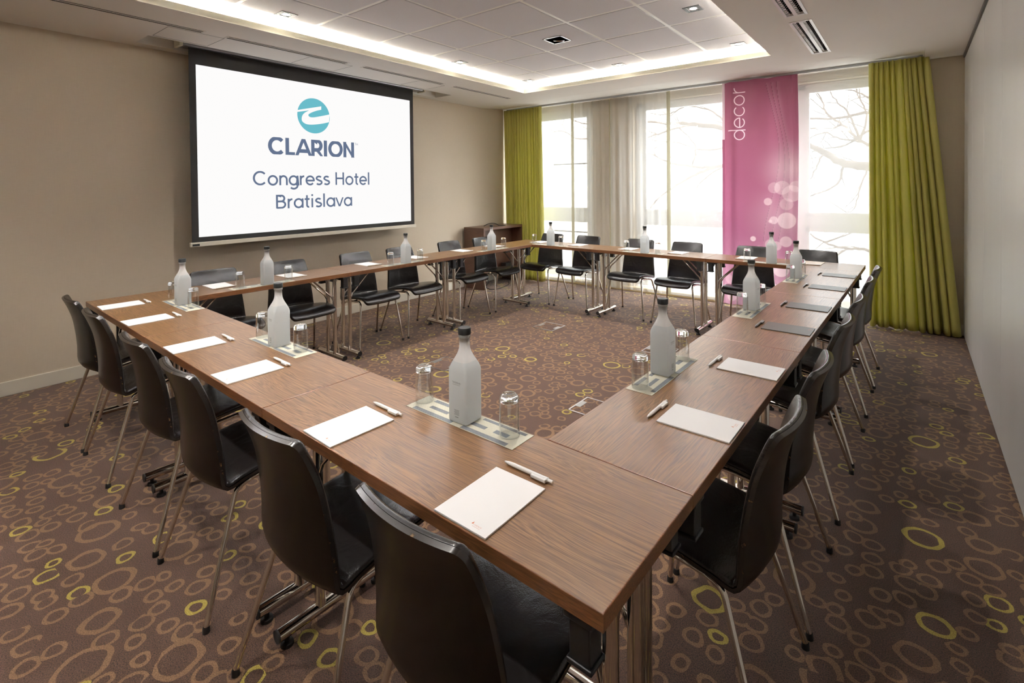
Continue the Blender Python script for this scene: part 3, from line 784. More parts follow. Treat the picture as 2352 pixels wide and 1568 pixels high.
# ------------------------------------------------------------------ cabinet in the corner
cx0, cy0 = -4.187, 4.475     # room frame: front plane, left end
org = RM(cx0 - 0.2, cy0 + 0.5, 0); cab = empty('bar_cabinet', org)
tag(cab, 'open fronted brown wooden bar cabinet in the far left corner', 'cabinet')
def cput(m, name, mats, **k):
    m.v = [tuple(a - b for a, b in zip(RM(*v), org)) for v in m.v]; return m.build(name, mats, cab, **k)
xb = -4.56; y1 = cy0 + 0.895; hh = 0.862; fr = -4.187
m = MB(); m.box(xb, fr, cy0, cy0 + 0.036, 0, hh - 0.036); cput(m, 'side_panel', M['cabwood'], bevel=0.002)
m = MB(); m.box(xb, fr, y1 - 0.036, y1, 0, hh - 0.036); cput(m, 'side_panel', M['cabwood'], bevel=0.002)
m = MB(); m.box(xb, fr, cy0, y1, hh - 0.036, hh); cput(m, 'top', M['cabwood'], bevel=0.002)
m = MB(); m.box(fr - 0.20, fr - 0.18, cy0 + 0.036, y1 - 0.036, 0.22, hh - 0.036); cput(m, 'back_panel', M['cabwood'])
m = MB(); m.box(xb, fr - 0.02, cy0 + 0.036, y1 - 0.036, 0.22, 0.245); cput(m, 'shelf', M['cabwood'])
# socket box, cables
o = empty('power_box', RM(fr - 0.10, y1 - 0.25, 0.245)); tag(o, 'small black power box inside the wooden cabinet', 'power box')
m = MB(); m.box(-0.05, 0.05, -0.09, 0.09, 0, 0.06); m.build('body', M['black'], o, bevel=0.006)
m = MB(); m.tube([(0, 0.09, 0.03), (0.02, 0.12, 0.02), (0.06, 0.12, 0.006)], 0.004, 8); m.build('cord', M['rubber'], o)
def wire(name, pts, r, label, cat):
    P = crom([tuple(RM(*p)) for p in pts], 8); c0 = P[0]
    m = MB(); m.tube([tuple(a - b for a, b in zip(p, c0)) for p in P], r, 8); o = m.build(name, M['rubber']); o.location = c0; return tag(o, label, cat)
wire('cable_loop', [(-4.38, 4.70, hh + 0.006), (-4.35, 4.73, hh + 0.03), (-4.32, 4.80, hh + 0.045), (-4.30, 4.88, hh + 0.032), (-4.29, 4.93, hh + 0.006), (-4.27, 5.0, hh + 0.006), (-4.25, 5.04, hh + 0.006)], 0.005, 'black cable loop lying on top of the wooden cabinet', 'cable')
wire('floor_cable', [(-4.30, 4.62, 0.18), (-4.22, 4.60, 0.10), (-4.24, 4.57, 0.03), (-4.15, 4.56, 0.007), (-4.08, 4.66, 0.007), (-4.12, 4.85, 0.007), (-4.18, 5.02, 0.007), (-4.30, 5.15, 0.007)], 0.005, 'black cable trailing on the carpet under the wooden cabinet', 'cable')

# ------------------------------------------------------------------ floor boxes
def floor_box(x, y, label, rz=0.01):
    o = empty('floor_box', (x, y, 0), rz); tag(o, label, 'floor box', 'square floor sockets in the carpet')
    m = MB(); s = 0.122; t = 0.009
    for q in ((-s, -s + t, -s, s), (s - t, s, -s, s), (-s, s, -s, -s + t), (-s, s, s - t, s)): m.box(q[0], q[1], q[2], q[3], 0.0, 0.004)
    m.build('frame', M['steel'], o, bevel=0.001)
    m = MB(); m.box(-s + t, s - t, -s + t, s - t, 0.0005, 0.0025); m.build('carpet_lid', M['carpet'], o)
    for k in (-1, 1):
        m = MB(); m.box(k * 0.095 - 0.018, k * 0.095 + 0.018, -0.045, 0.045, 0.003, 0.0048); m.build('cable_flap', M['alu'], o, bevel=0.001)
floor_box(-2.585, 3.455, 'square metal framed floor box in the middle of the carpet, nearest the windows')
floor_box(-2.62, 2.055, 'square dark framed floor box left of the nearest bottle neck')
floor_box(-1.255, 2.09, 'square silver framed floor box beside the inner edge of right tables')
floor_box(-1.39, 3.44, 'square floor box half hidden behind the right hand bottle')

# ------------------------------------------------------------------ tables
TL, TW, TH, TT = 1.2212, 0.4007, 0.740, 0.032
def make_table():
    t = empty('folding_table')
    hx, hy = TL / 2 - 0.0012, TW / 2 - 0.0008
    m = MB(); e = 0.003
    V = []
    for z, i in ((TH - TT, 0.001), (TH - TT + 0.001, 0), (TH - 0.0016, 0), (TH - 0.0005, 0.0005), (TH, 0.0018), (TH, 0.0030)):
        V += [(-hx + i, -hy + i, z), (hx - i, -hy + i, z), (hx - i, hy - i, z), (-hx + i, hy - i, z)]
    m.add(V, [(3, 2, 1, 0)] + [(4 * j + k, 4 * j + (k + 1) % 4, 4 * j + 4 + (k + 1) % 4, 4 * j + 4 + k) for j in range(5) for k in range(4)], 1)
    m.f.append((20, 21, 22, 23)); m.mi.append(0); m.sm.append(False)
    m.build('tabletop', [M['veneer'], M['band']], t)
    for sx in (-1, 1):
        xe = sx * (TL / 2 - 0.07)
        m = MB(); m.tube([(xe, -0.195, 0.045), (xe, 0.195, 0.045)], 0.0195, 18); fb = m.build('foot_bar', M['chrome'], t)
        for sy in (-1, 1):
            m = MB(); m.tube([(xe, sy * 0.193, 0.045), (xe, sy * 0.199, 0.045)], 0.0198, 18); m.build('end_cap', M['rubber'], fb)
        for sy in (-1, 1):
            m = MB(); m.lathe([(0.0, 0.0), (0.02, 0.0), (0.019, 0.010), (0.008, 0.013), (0.008, 0.028)], 16, (xe, sy * 0.165)); m.build('levelling_foot', M['rubber'], fb)
        for sy in (-1, 1):
            yc = sy * 0.052
            m = MB(); m.tube([(xe, yc, 0.055), (xe, yc, 0.075), (xe, yc, 0.70)], [0.019, 0.0165, 0.0165], 16); m.build('leg', M['chrome'], t)
            m = MB(); m.tube([(xe - sx * 0.012, yc, 0.50), (xe - sx * 0.03, yc, 0.535), (xe - sx * 0.19, yc, 0.69), (xe - sx * 0.215, yc, 0.70)], 0.0065, 10); m.build('brace', M['chrome'], t)
        m = MB(); m.tube([(xe, -0.135, 0.690), (xe, 0.135, 0.690)], 0.0125, 12); m.build('cross_tube', M['black'], t)
        m = MB(); m.box(xe - sx * 0.225 - 0.02, xe - sx * 0.225 + 0.02, -0.06, 0.06, 0.694, TH - TT); m.build('hinge_block', M['black'], t, bevel=0.003)
        for sy in (-1, 1):
            m = MB(); xc = sx * (TL / 2 - 0.052); yc = sy * (TW / 2 - 0.028)
            m.box(xc - 0.021, xc + 0.021, yc - 0.02, yc + 0.02, TH - TT - 0.085, TH - TT)
            m.box(xc - 0.026, xc + 0.026, yc - 0.024, yc + 0.024, TH - TT - 0.092, TH - TT - 0.083)
            m.box(xc - 0.03, xc + 0.028, yc - 0.025, yc + 0.025, TH - TT - 0.014, TH - TT)
            m.build('corner_clip', M['black'], t, bevel=0.003)
    return t
tp = make_table(); first = True
def place(proto, used, loc, rz, label, cat, group):
    o = proto if not used[0] else copy_tree(proto); used[0] = True
    o.location = loc; o.rotation_euler = (0, 0, rz); tag(o, label, cat, group); return o
L3 = 3 * TL
ROWS = {  # name: (map from along-row s and across-row d to world, rotation of things facing in, rotation of the table)
    'A': ('front row', 0.0), 'B': ('right row', PI / 2), 'C': ('window row', PI), 'D': ('row below the screen', -PI / 2)}
def table_label(row, i):
    o3 = ['nearest', 'middle', 'farthest']
    return {'A': 'brown wood veneer folding table in the front row, %s' % ['at the near corner of the photo', 'in the middle of the row', 'at the far left end'][i],
            'B': 'brown wood veneer folding table in the right hand row, %s' % ['touching the near corner table', 'in the middle of the row', 'closest to the windows'][i],
            'C': 'brown veneer folding table in the window row, %s' % ['before the pink banner', 'in the middle', 'before the left green curtain'][i],
            'D': 'brown veneer folding table in the row below the screen, %s' % ['nearest the viewer', 'in the middle', 'beside the wooden cabinet'][i]}[row]
used = [False]
for i in range(3):
    place(tp, used, (-TL * (i + .5), TW / 2, 0), 0, table_label('A', i), 'table', 'folding tables in the square')
for i in range(3):
    place(tp, used, (-TW / 2, TW + TL * (i + .5), 0), PI / 2, table_label('B', i), 'table', 'folding tables in the square')
for i in range(3):
    place(tp, used, (-TL * (i + .5), TW * 1.5 + L3, 0), PI, table_label('C', i), 'table', 'folding tables in the square')
for i in range(3):
    place(tp, used, (-L3 + TW / 2, TW + TL * (i + .5), 0), -PI / 2, table_label('D', i), 'table', 'folding tables in the square')

# ------------------------------------------------------------------ chairs
PROF = crom([(0.462, 0.398), (0.455, 0.420), (0.432, 0.438), (0.380, 0.449), (0.300, 0.445), (0.220, 0.434), (0.150, 0.421), (0.092, 0.413), (0.062, 0.414), (0.045, 0.425), (0.038, 0.448), (0.038, 0.510), (0.032, 0.595), (0.018, 0.690), (-0.006, 0.768), (-0.026, 0.815)], 5)
def resample(P, n):
    P = [Vector(p) for p in P]; L = [0]
    for a, b in zip(P, P[1:]): L.append(L[-1] + (b - a).length)
    out = []
    for i in range(n + 1):
        q = i / n; t = q * L[-1]
        k = max(j for j in range(len(L)) if L[j] <= t + 1e-12); k = min(k, len(P) - 2)
        f = (t - L[k]) / max(1e-9, L[k + 1] - L[k]); out.append(P[k].lerp(P[k + 1], f))
    return out, L[-1]
NS = 60
PR, PLEN = resample(PROF, NS)
def prof_at(t):
    t = min(max(t, 0), 1) * NS; k = min(int(t), NS - 1); p = PR[k].lerp(PR[k + 1], t - k)
    a, b = PR[max(k - 1, 0)], PR[min(k + 2, NS)]; d = (b - a).normalized()
    return p, Vector((d.y * -1, d.x)) * -1     # position, normal towards the sitter
def halfw(t, inset=0.0):
    # t 0 front edge of seat .. 1 top of back
    w = 0.188 + 0.014 * math.sin(min(t / 0.5, 1) * PI / 2)
    if t > 0.5: q = (t - 0.5) / 0.5; w = 0.202 - 0.042 * q
    s = t * PLEN; r0, r1 = 0.035, 0.020
    w -= inset
    if s < r0: w -= r0 - math.sqrt(max(0, r0 * r0 - (r0 - s) ** 2))
    e = PLEN - s
    if e < r1: w -= r1 - math.sqrt(max(0, r1 * r1 - (r1 - e) ** 2))
    return w
def curve(x, t):
    k = min(1, max(0, (t - 0.42) / 0.13)); q = (x / 0.19) ** 2
    return 0.036 * q * k, 0.009 * q * (1 - k)
TS = [0.0, 0.0025, 0.007, 0.014, 0.024, 0.036, 0.052] + [0.07 + 0.86 * i / 38 for i in range(39)] + [0.948, 0.962, 0.974, 0.983, 0.990, 0.9955, 0.999, 1.0]
XS = [-1, -0.985, -0.95, -0.88] + [-0.78 + 1.56 * i / 10 for i in range(11)] + [0.88, 0.95, 0.985, 1]
def shell_pt(u, t, off, inset=0.0):
    p, nn = prof_at(t); w = halfw(t, inset); x = u * w; dy, dz = curve(x, t)
    return (x, p.x + nn.x * off + dy, p.y + nn.y * off + dz)
def slab(m, off_a, off_b, inset=0.0, round_=0.0, mi=(0, 0, 1), puff=0.0):
    nx, nt = len(XS), len(TS)
    def o_b(u, t):
        if not round_: return off_b
        w = halfw(t, inset); d = min(w * (1 - abs(u)), t * PLEN, (1 - t) * PLEN)
        k = min(1, max(0, d / round_)); k = math.sqrt(max(0, 1 - (1 - k) ** 2))
        return off_a + (off_b - off_a) * (0.35 + 0.65 * k) + puff * min(1, d / 0.08)
    A = [shell_pt(u, t, off_a, inset) for t in TS for u in XS]; B = [shell_pt(u, t, o_b(u, t), inset) for t in TS for u in XS]
    idx = lambda i, j: j * nx + i
    m.add(A + B, [(idx(i, j), idx(i, j + 1), idx(i + 1, j + 1), idx(i + 1, j)) for j in range(nt - 1) for i in range(nx - 1)], mi[0], True)
    o = len(m.v) - len(A) - len(B); N = len(A)
    for j in range(nt - 1):
        for i in range(nx - 1):
            m.f.append(tuple(o + N + k for k in (idx(i, j), idx(i + 1, j), idx(i + 1, j + 1), idx(i, j + 1)))); m.mi.append(mi[1]); m.sm.append(True)
    ring = [idx(i, 0) for i in range(nx)] + [idx(nx - 1, j) for j in range(1, nt)] + [idx(i, nt - 1) for i in range(nx - 2, -1, -1)] + [idx(0, j) for j in range(nt - 2, 0, -1)]
    for a, b in zip(ring, ring[1:] + ring[:1]):
        m.f.append((o + a, o + b, o + N + b, o + N + a)); m.mi.append(mi[2]); m.sm.append(True)
def fillet(P, n=5):
    """round every inner corner of a polyline"""
    P = [Vector(p) for p in P]; out = [P[0]]
    for a, b, c in zip(P, P[1:], P[2:]):
        r = min((b - a).length, (c - b).length, 0.05) * 0.5
        p0 = b + (a - b).normalized() * r; p2 = b + (c - b).normalized() * r
        for i in range(n + 1):
            t = i / n; out.append(p0 * (1 - t) ** 2 + b * 2 * t * (1 - t) + p2 * t * t)
    out.append(P[-1]); return out
def make_chair():
    t = empty('conference_chair')
    m = MB(); slab(m, -0.011, 0.0); m.build('plywood_shell', [M['shell'], M['edge']], t, angle=50)
    m = MB(); slab(m, 0.0010, 0.0130, 0.003, 0.011, (0, 0, 0), 0.006); m.build('leather_pad', M['leather'], t, angle=70)
    for sx in (-1, 1):
        m = MB(); m.tube(fillet([(sx * 0.172, 0.17, 0.402), (sx * 0.183, 0.118, 0.394), (sx * 0.237, 0.0, 0.012)]), 0.0088, 12); lg = m.build('leg', M['chrome'], t)
        m = MB(); m.lathe([(0.0, 0.0), (0.0115, 0.0), (0.0108, 0.016), (0.009, 0.020)], 12, (sx * 0.2365, 0.001)); m.build('rubber_tip', M['rubber'], lg)
        m = MB(); m.tube(fillet([(sx * 0.172, 0.33, 0.418), (sx * 0.183, 0.378, 0.408), (sx * 0.232, 0.43, 0.012)]), 0.0088, 12); lg = m.build('leg', M['chrome'], t)
        m = MB(); m.lathe([(0.0, 0.0), (0.0115, 0.0), (0.0108, 0.016), (0.009, 0.020)], 12, (sx * 0.2315, 0.4295)); m.build('rubber_tip', M['rubber'], lg)
    m = MB()
    for sx in (-1, 1): m.tube([(sx * 0.172, 0.16, 0.4015), (sx * 0.172, 0.24, 0.413), (sx * 0.172, 0.34, 0.4185)], 0.0088, 12)
    m.tube([(-0.172, 0.25, 0.416), (0.172, 0.25, 0.416)], 0.0075, 10)
    for sx in (-1, 1): m.box(sx * 0.13 - 0.012, sx * 0.13 + 0.012, 0.235, 0.265, 0.416, 0.434)
    m.build('seat_frame', M['chrome'], t)
    return t
chair = make_chair(); used = [False]
A_X = [-0.365, -0.935, -1.635, -2.165, -2.885, -3.405]
for i, x in enumerate(A_X):
    place(chair, used, (x, -0.108, 0), 0.01 * math.sin(i * 2.3), 'dark wood backed chair at the front row of tables, %s from the bottom of photo' % ORD[i], 'chair', 'chairs along the front tables')
B_Y = [0.80, 1.318, 2.00, 2.545, 3.24, 3.80]
for i, y in enumerate(B_Y):
    place(chair, used, (0.115, y, 0), PI / 2 + 0.015 * math.sin(i * 1.7), 'dark wood backed chair along the right tables, %s from the viewer' % ORD[i], 'chair', 'chairs along the right tables')
C_X = [-0.385, -0.925, -1.597, -2.140, -2.830, -3.370]
for i, x in enumerate(C_X):
    place(chair, used, (x, 4.655, 0), PI + 0.01 * math.sin(i * 1.3), 'black leather chair facing out from the windows, %s from the right' % ORD[i], 'chair', 'chairs along the window tables')
D_Y = [0.79, 1.36, 2.02, 2.54, 3.235, 3.787]
for i, y in enumerate(D_Y):
    place(chair, used, (-3.84, y, 0), -PI / 2 + 0.012 * math.sin(i * 2.9), 'black leather chair against the screen wall, %s from the left' % ORD[i], 'chair', 'chairs below the screen')

# ------------------------------------------------------------------ things on the tables
ZT = TH
def make_pad(mat, suffix):
    t = empty('notepad')
    m = MB(); m.box(-0.0735, 0.0735, -0.1025, 0.1025, 0.0002, 0.0042); m.build('sheets', mat, t, bevel=0.0004, seg=1)
    m = MB(); f = lambda x, y, d: (0.028 + x, -0.088 + y, 0.0044 + d)
    lettering(m, 'CHOICE', 0.09, f, 0.021, 0.0034)
    for k, (x, y) in enumerate(((0.0245, -0.086), (0.0235, -0.0835), (0.0225, -0.0862))):
        m.box(x - 0.001, x + 0.0008, y, y + 0.0035, 0.0043, 0.00445)
    for k in range(9): m.box(0.028 + k * 0.0023, 0.0295 + k * 0.0023, -0.0915, -0.0909, 0.0043, 0.0044)
    m.build('printed_logo', M['orange'], t)
    return t
def make_pen(body, tipm, nm):
    t = empty('ballpoint_pen'); r = 0.0052; z = 0.0058
    m = MB(); P = [(-0.0725, 0.0012), (-0.071, 0.0022), (-0.060, 0.0042), (-0.045, r), (0.030, r), (0.048, r), (0.058, 0.0055), (0.0605, 0.0035)]
    m.tube([(x, 0, z) for x, rr in P], [rr for x, rr in P], 14); m.build('barrel', body, t)
    m = MB(); m.box(0.015, 0.058, -0.0115, -0.0045, z - 0.004, z + 0.004); m.box(0.05, 0.058, -0.008, 0.0, z - 0.0042, z + 0.0042); m.build('clip', body, t, bevel=0.0016)
    m = MB(); m.tube([(0.060, 0, z), (0.0725, 0, z)], 0.0036, 12); m.build('push_button', body, t, bevel=0.0005)
    m = MB(); m.tube([(-0.0745, 0, z), (-0.072, 0, z)], [0.0005, 0.0012], 8); m.build('tip', tipm, t)
    return t
def sqr(hw, r, n=5):
    out = []
    for cx, cy, a0 in ((hw - r, hw - r, 0), (-hw + r, hw - r, 90), (-hw + r, -hw + r, 180), (hw - r, -hw + r, 270)):
        for i in range(n + 1):
            a = math.radians(a0 + 90 * i / n); out.append((cx + r * math.cos(a), cy + r * math.sin(a)))
    return out
def make_bottle():
    t = empty('water_bottle'); m = MB(); rings = []
    # height, half width, corner radius
    secs = [(0.0008, 0.033, 0.008), (0.003, 0.0352, 0.008), (0.008, 0.0362, 0.0085), (0.150, 0.0362, 0.0085), (0.158, 0.0355, 0.010), (0.167, 0.0330, 0.012), (0.178, 0.0285, 0.0135), (0.190, 0.0232, 0.0145),
            (0.201, 0.0190, 0.0148), (0.212, 0.0165, 0.0155), (0.222, 0.0156, 0.0152), (0.244, 0.0152, 0.0150), (0.2455, 0.0175, 0.0172), (0.2495, 0.0182, 0.0180), (0.2535, 0.0175, 0.0172)]
    prof = [(z, hw, r) for z, hw, r in secs]
    inner = [(z, hw - 0.0022, max(0.002, r - 0.002)) for z, hw, r in reversed(secs) if 0.004 < z]
    inner[0] = (0.2535, 0.0125, 0.012); inner[1] = (0.2495, 0.0125, 0.012); inner[2] = (0.2455, 0.0125, 0.012)
    inner.append((0.008, 0.033, 0.007))
    allr = prof; n = 24
    vs = []
    for z, hw, r in allr: vs += [(x, y, z) for x, y in sqr(hw, r)]
    fs = [(i * n + k, i * n + (k + 1) % n, (i + 1) * n + (k + 1) % n, (i + 1) * n + k) for i in range(len(allr) - 1) for k in range(n)]
    fs.append(tuple(reversed(range(n)))); fs.append(tuple((len(allr) - 1) * n + k for k in range(n)))
    m.add(vs, fs, 0, True); m.build('frosted_glass', M['frost'], t, angle=60)
    m = MB(); m.lathe([(0.0, 0.232), (0.0105, 0.232), (0.0118, 0.2525), (0.0185, 0.2545), (0.0195, 0.257), (0.0195, 0.272), (0.0180, 0.2745), (0.0, 0.2748)], 28)
    m.build('stopper', M['cap'], t, angle=40)
    m = MB(); f = lambda x, y, d: (-0.0165 + x, -0.0366 - d, 0.1175 + y)
    lettering(m, 'THOREAU', 0.12, f, 0.033, 0.0052, 0.12)
    for k in range(11): m.poly([(-0.0145 + k * 0.0027, -0.0366, 0.1135), (-0.0128 + k * 0.0027, -0.0366, 0.1135), (-0.0128 + k * 0.0027, -0.0366, 0.1145), (-0.0145 + k * 0.0027, -0.0366, 0.1145)])
    for j in range(8):
        w = 0.0105 - 0.0012 * (j % 3); z = 0.040 - j * 0.0021
        m.poly([(-w, -0.0366, z), (w, -0.0366, z), (w, -0.0366, z + 0.0006), (-w, -0.0366, z + 0.0006)])
    for k in range(5): m.poly([(-0.0065 + k * 0.0027, -0.0366, 0.018), (-0.0048 + k * 0.0027, -0.0366, 0.018), (-0.0048 + k * 0.0027, -0.0366, 0.0205), (-0.0065 + k * 0.0027, -0.0366, 0.0205)])
    m.build('printed_label', M['print_grey'], t)
    return t
def make_glass():
    # upturned tumbler: thin wall with its rim on the mat, thick base on top
    t = empty('drinking_glass')
    m = MB(); m.lathe([(0.0286, 0.0), (0.0291, 0.0008), (0.0291, 0.0020), (0.0284, 0.060), (0.0276, 0.0955), (0.0264, 0.0955), (0.0272, 0.060), (0.0279, 0.0020), (0.0279, 0.0008)], 40, closed=True)
    m.build('glass_wall', M['thin_glass'], t, angle=60)
    m = MB(); m.lathe([(0.0276, 0.0957), (0.0268, 0.104), (0.0245, 0.1110), (0.0205, 0.1145), (0.0165, 0.1150), (0.0130, 0.1128), (0.0004, 0.1118), (0.0004, 0.0985), (0.0120, 0.0978), (0.0205, 0.0962), (0.0240, 0.0957)], 40, closed=True)
    m.build('glass_base', M['glass'], t, angle=60)
    return t
def make_mat():
    t = empty('table_runner'); hx, hy = 0.217, 0.048; h = 0.0016
    rects = [(-0.19, -0.02, -0.046, -0.030), (0.02, 0.19, -0.046, -0.030), (-0.17, -0.085, 0.026, 0.041), (-0.06, 0.02, 0.022, 0.036), (-0.03, 0.085, -0.012, 0.004),
             (0.04, 0.20, 0.030, 0.042), (-0.15, -0.07, -0.012, 0.003), (0.115, 0.165, -0.010, 0.008)]
    m = MB(); m.box(-hx, hx, -hy, hy, 0.0003, h - 0.0002); o = m.build('woven_base', M['mat_cream'], t)
    m = MB()
    for a, b, c, d in rects: m.box(a, b, c, d, h - 0.0004, h + 0.0001)
    m.build('woven_blocks', M['mat_slate'], t)
    return t

# along-row coordinate maps: s = position along the row, d = distance in from the outer edge
def wp(row, s, d):
    return {'A': (s, d), 'B': (-d, s), 'C': (s, L3 + 2 * TW - d), 'D': (-L3 + d, s)}[row]
RZ = {'A': 0.0, 'B': PI / 2, 'C': PI, 'D': -PI / 2}
PADS = {'A': [(-.341, .108), (-.896, .107), (-1.585, .110), (-2.113, .104), (-2.807, .106), (-3.342, .110)],
        'B': [(.755, .108), (1.298, .108), (1.965, .112), (2.505, .112), (3.175, .108), (3.745, .108)],
        'C': [(-.368, .155), (-.91, .150), (-1.565, .150), (-2.120, .155), (-2.765, .155), (-3.325, .155)],
        'D': [(.715, .135), (1.24, .145), (1.955, .135), (2.500, .140), (3.135, .145), (3.66, .145)]}
pw = make_pad(M['paper'], 'w'); pg = make_pad(M['grey_paper'], 'g'); pb = make_pad(M['beige_paper'], 'b')
nw = make_pen(M['white_plastic'], M['steel'], 'w'); ng = make_pen(M['pen_silver'], M['steel'], 'g')
uw, ug, ub, unw, ung = [False], [False], [False], [False], [False]
side = {'A': 'on front table row', 'B': 'on right table row', 'C': 'on window table row', 'D': 'on table row below screen'}
frm = {'A': 'from the near corner', 'B': 'from the near corner', 'C': 'from the right', 'D': 'from the left'}
for row, L in PADS.items():
    for i, (s, d) in enumerate(L):
        x, y = wp(row, s, d); jit = 0.02 * math.sin(i * 3.1 + ord(row))
        grey = row == 'B' and i >= 2; beige = row == 'C' and i == 0  # grey: pads and pens drawn darker; beige: pad with the painted reflection
        proto, us, cn = (pg, ug, 'dark grey') if grey else (pb, ub, 'beige') if beige else (pw, uw, 'white')
        place(proto, us, (x, y, ZT), RZ[row] + jit, '%s notepad %s, %s %s' % (cn, side[row], ORD[i], frm[row]), 'notepad', 'notepads at each seat')
        if row in 'AB': dx, dd = (0.0, 0.239)
        elif row == 'C': dx, dd = (0.0, d + 0.112)
        else: dx, dd = (0.0, d + 0.112)
        px, py = wp(row, s, dd)
        proto, us, cn = (ng, ung, 'silver grey') if grey else (nw, unw, 'white')
        place(proto, us, (px, py, ZT), RZ[row] + (0.01 if row in 'AB' else 0.06) * math.sin(i * 5 + 1), '%s ballpoint pen %s, %s %s' % (cn, side[row], ORD[i], frm[row]), 'pen', 'pens beside the notepads')
# bottles, glasses, mats
BOT = {'A': [(-.660, .345), (-1.815, .337), (-3.075, .352)], 'B': [(1.060, .350), (2.262, .350), (3.452, .344)],
       'C': [(-.651, .365), (-1.836, .362), (-3.013, .368)], 'D': [(.955, .362), (2.205, .366), (3.375, .370)]}
MATS = {'A': [(-.657, .344), (-1.805, .342), (-3.062, .346)], 'B': [(1.062, .346), (2.265, .346), (3.445, .344)],
        'C': [(-.665, .350), (-1.86, .350), (-3.06, .350)], 'D': [(.93, .350), (2.19, .350), (3.42, .350)]}
GLS = {'A': [(-.858, .356), (-.496, .354), (-2.000, .348), (-1.656, .354), (-3.258, .354), (-2.934, .362)],
       'B': [(.886, .358), (1.246, .352), (2.122, .360), (2.440, .345), (3.290, .350), (3.635, .340)],
       'C': [(-.853, .355), (-.520, .340), (-1.705, .340), (-2.050, .345), (-3.285, .325), (-2.885, .340)],
       'D': [(.775, .350), (1.115, .355), (2.045, .355), (2.380, .360), (3.300, .320), (3.615, .335)]}
bo, gl, ma = make_bottle(), make_glass(), make_mat(); u1, u2, u3 = [False], [False], [False]
O3 = {'A': ['nearest the camera', 'in the middle', 'at the far left'], 'B': ['nearest the camera', 'in the middle', 'nearest the windows'],
      'C': ['in front of the pink banner', 'in the middle', 'beside the left green curtain'], 'D': ['at the left', 'in the middle', 'beside the cabinet']}
for row in 'ABCD':
    for i, (s, d) in enumerate(MATS[row]):
        x, y = wp(row, s, d); place(ma, u3, (x, y, ZT), RZ[row] + 0.008 * math.sin(i + 1), 'cream and grey woven runner %s, %s' % (side[row], O3[row][i]), 'place mat', 'woven runners under the bottles')
    for i, (s, d) in enumerate(BOT[row]):
        x, y = wp(row, s, d); place(bo, u1, (x, y, ZT + 0.0017), RZ[row] + 0.05 * math.sin(i * 2 + ord(row)), 'frosted water bottle with black stopper %s, %s' % (side[row], O3[row][i]), 'bottle', 'frosted water bottles')
    for i, (s, d) in enumerate(GLS[row]):
        x, y = wp(row, s, d); lr = ['left', 'right'][i % 2]
        if row in 'A': lr = ['left', 'right'][i % 2]
        elif row == 'B': lr = ['near', 'far'][i % 2]
        elif row == 'C': lr = 'left' if (i in (0, 3, 4)) else 'right'
        place(gl, u2, (x, y, ZT + 0.0018), RZ[row] + i, 'upturned glass %s, %s of bottle %s' % (side[row], {'near': 'near side', 'far': 'far side'}.get(lr, lr), O3[row][i // 2]), 'glass', 'upturned drinking glasses')

# ------------------------------------------------------------------ outdoors
m = MB(); m.box(-45, 35, 6.2, 60, -1.3, -1.2); g = m.build('street_ground', M['ground']); tag(g, 'pale paving outside the windows', 'ground', kind='structure')
def building(x0, x1, y, h, mat, label):
    o = empty('apartment_block', ((x0 + x1) / 2, y, -1.2)); tag(o, label, 'building', 'pale buildings across the street')
    w = (x1 - x0) / 2
    m = MB(); m.box(-w, w, 0, 8, 0, h); m.build('facade', mat, o)
    nx = int(w * 2 / 2.6)
    for j in range(int(h / 3)):
        for i in range(nx):
            xx = -w + (i + 0.5) * 2 * w / nx; zz = 0.9 + 3 * j
            m = MB(); m.box(xx - 0.55, xx + 0.55, -0.06, 0.02, zz, zz + 1.5); wn = m.build('window', M['facade2'], o)
            if i % 3 == 1:
                m = MB(); m.box(xx - 1.1, xx + 1.1, -0.9, 0, zz - 0.4, zz - 0.25); m.box(xx - 1.1, xx + 1.1, -0.9, -0.85, zz - 0.3, zz + 0.6); m.build('balcony', M['facade2'], o)
building(-16, -4.5, 19, 14, M['facade'], 'pale apartment block seen faintly through the left windows')
building(-1.2, 11, 17, 13, M['facade'], 'pale apartment block seen faintly through the right window')
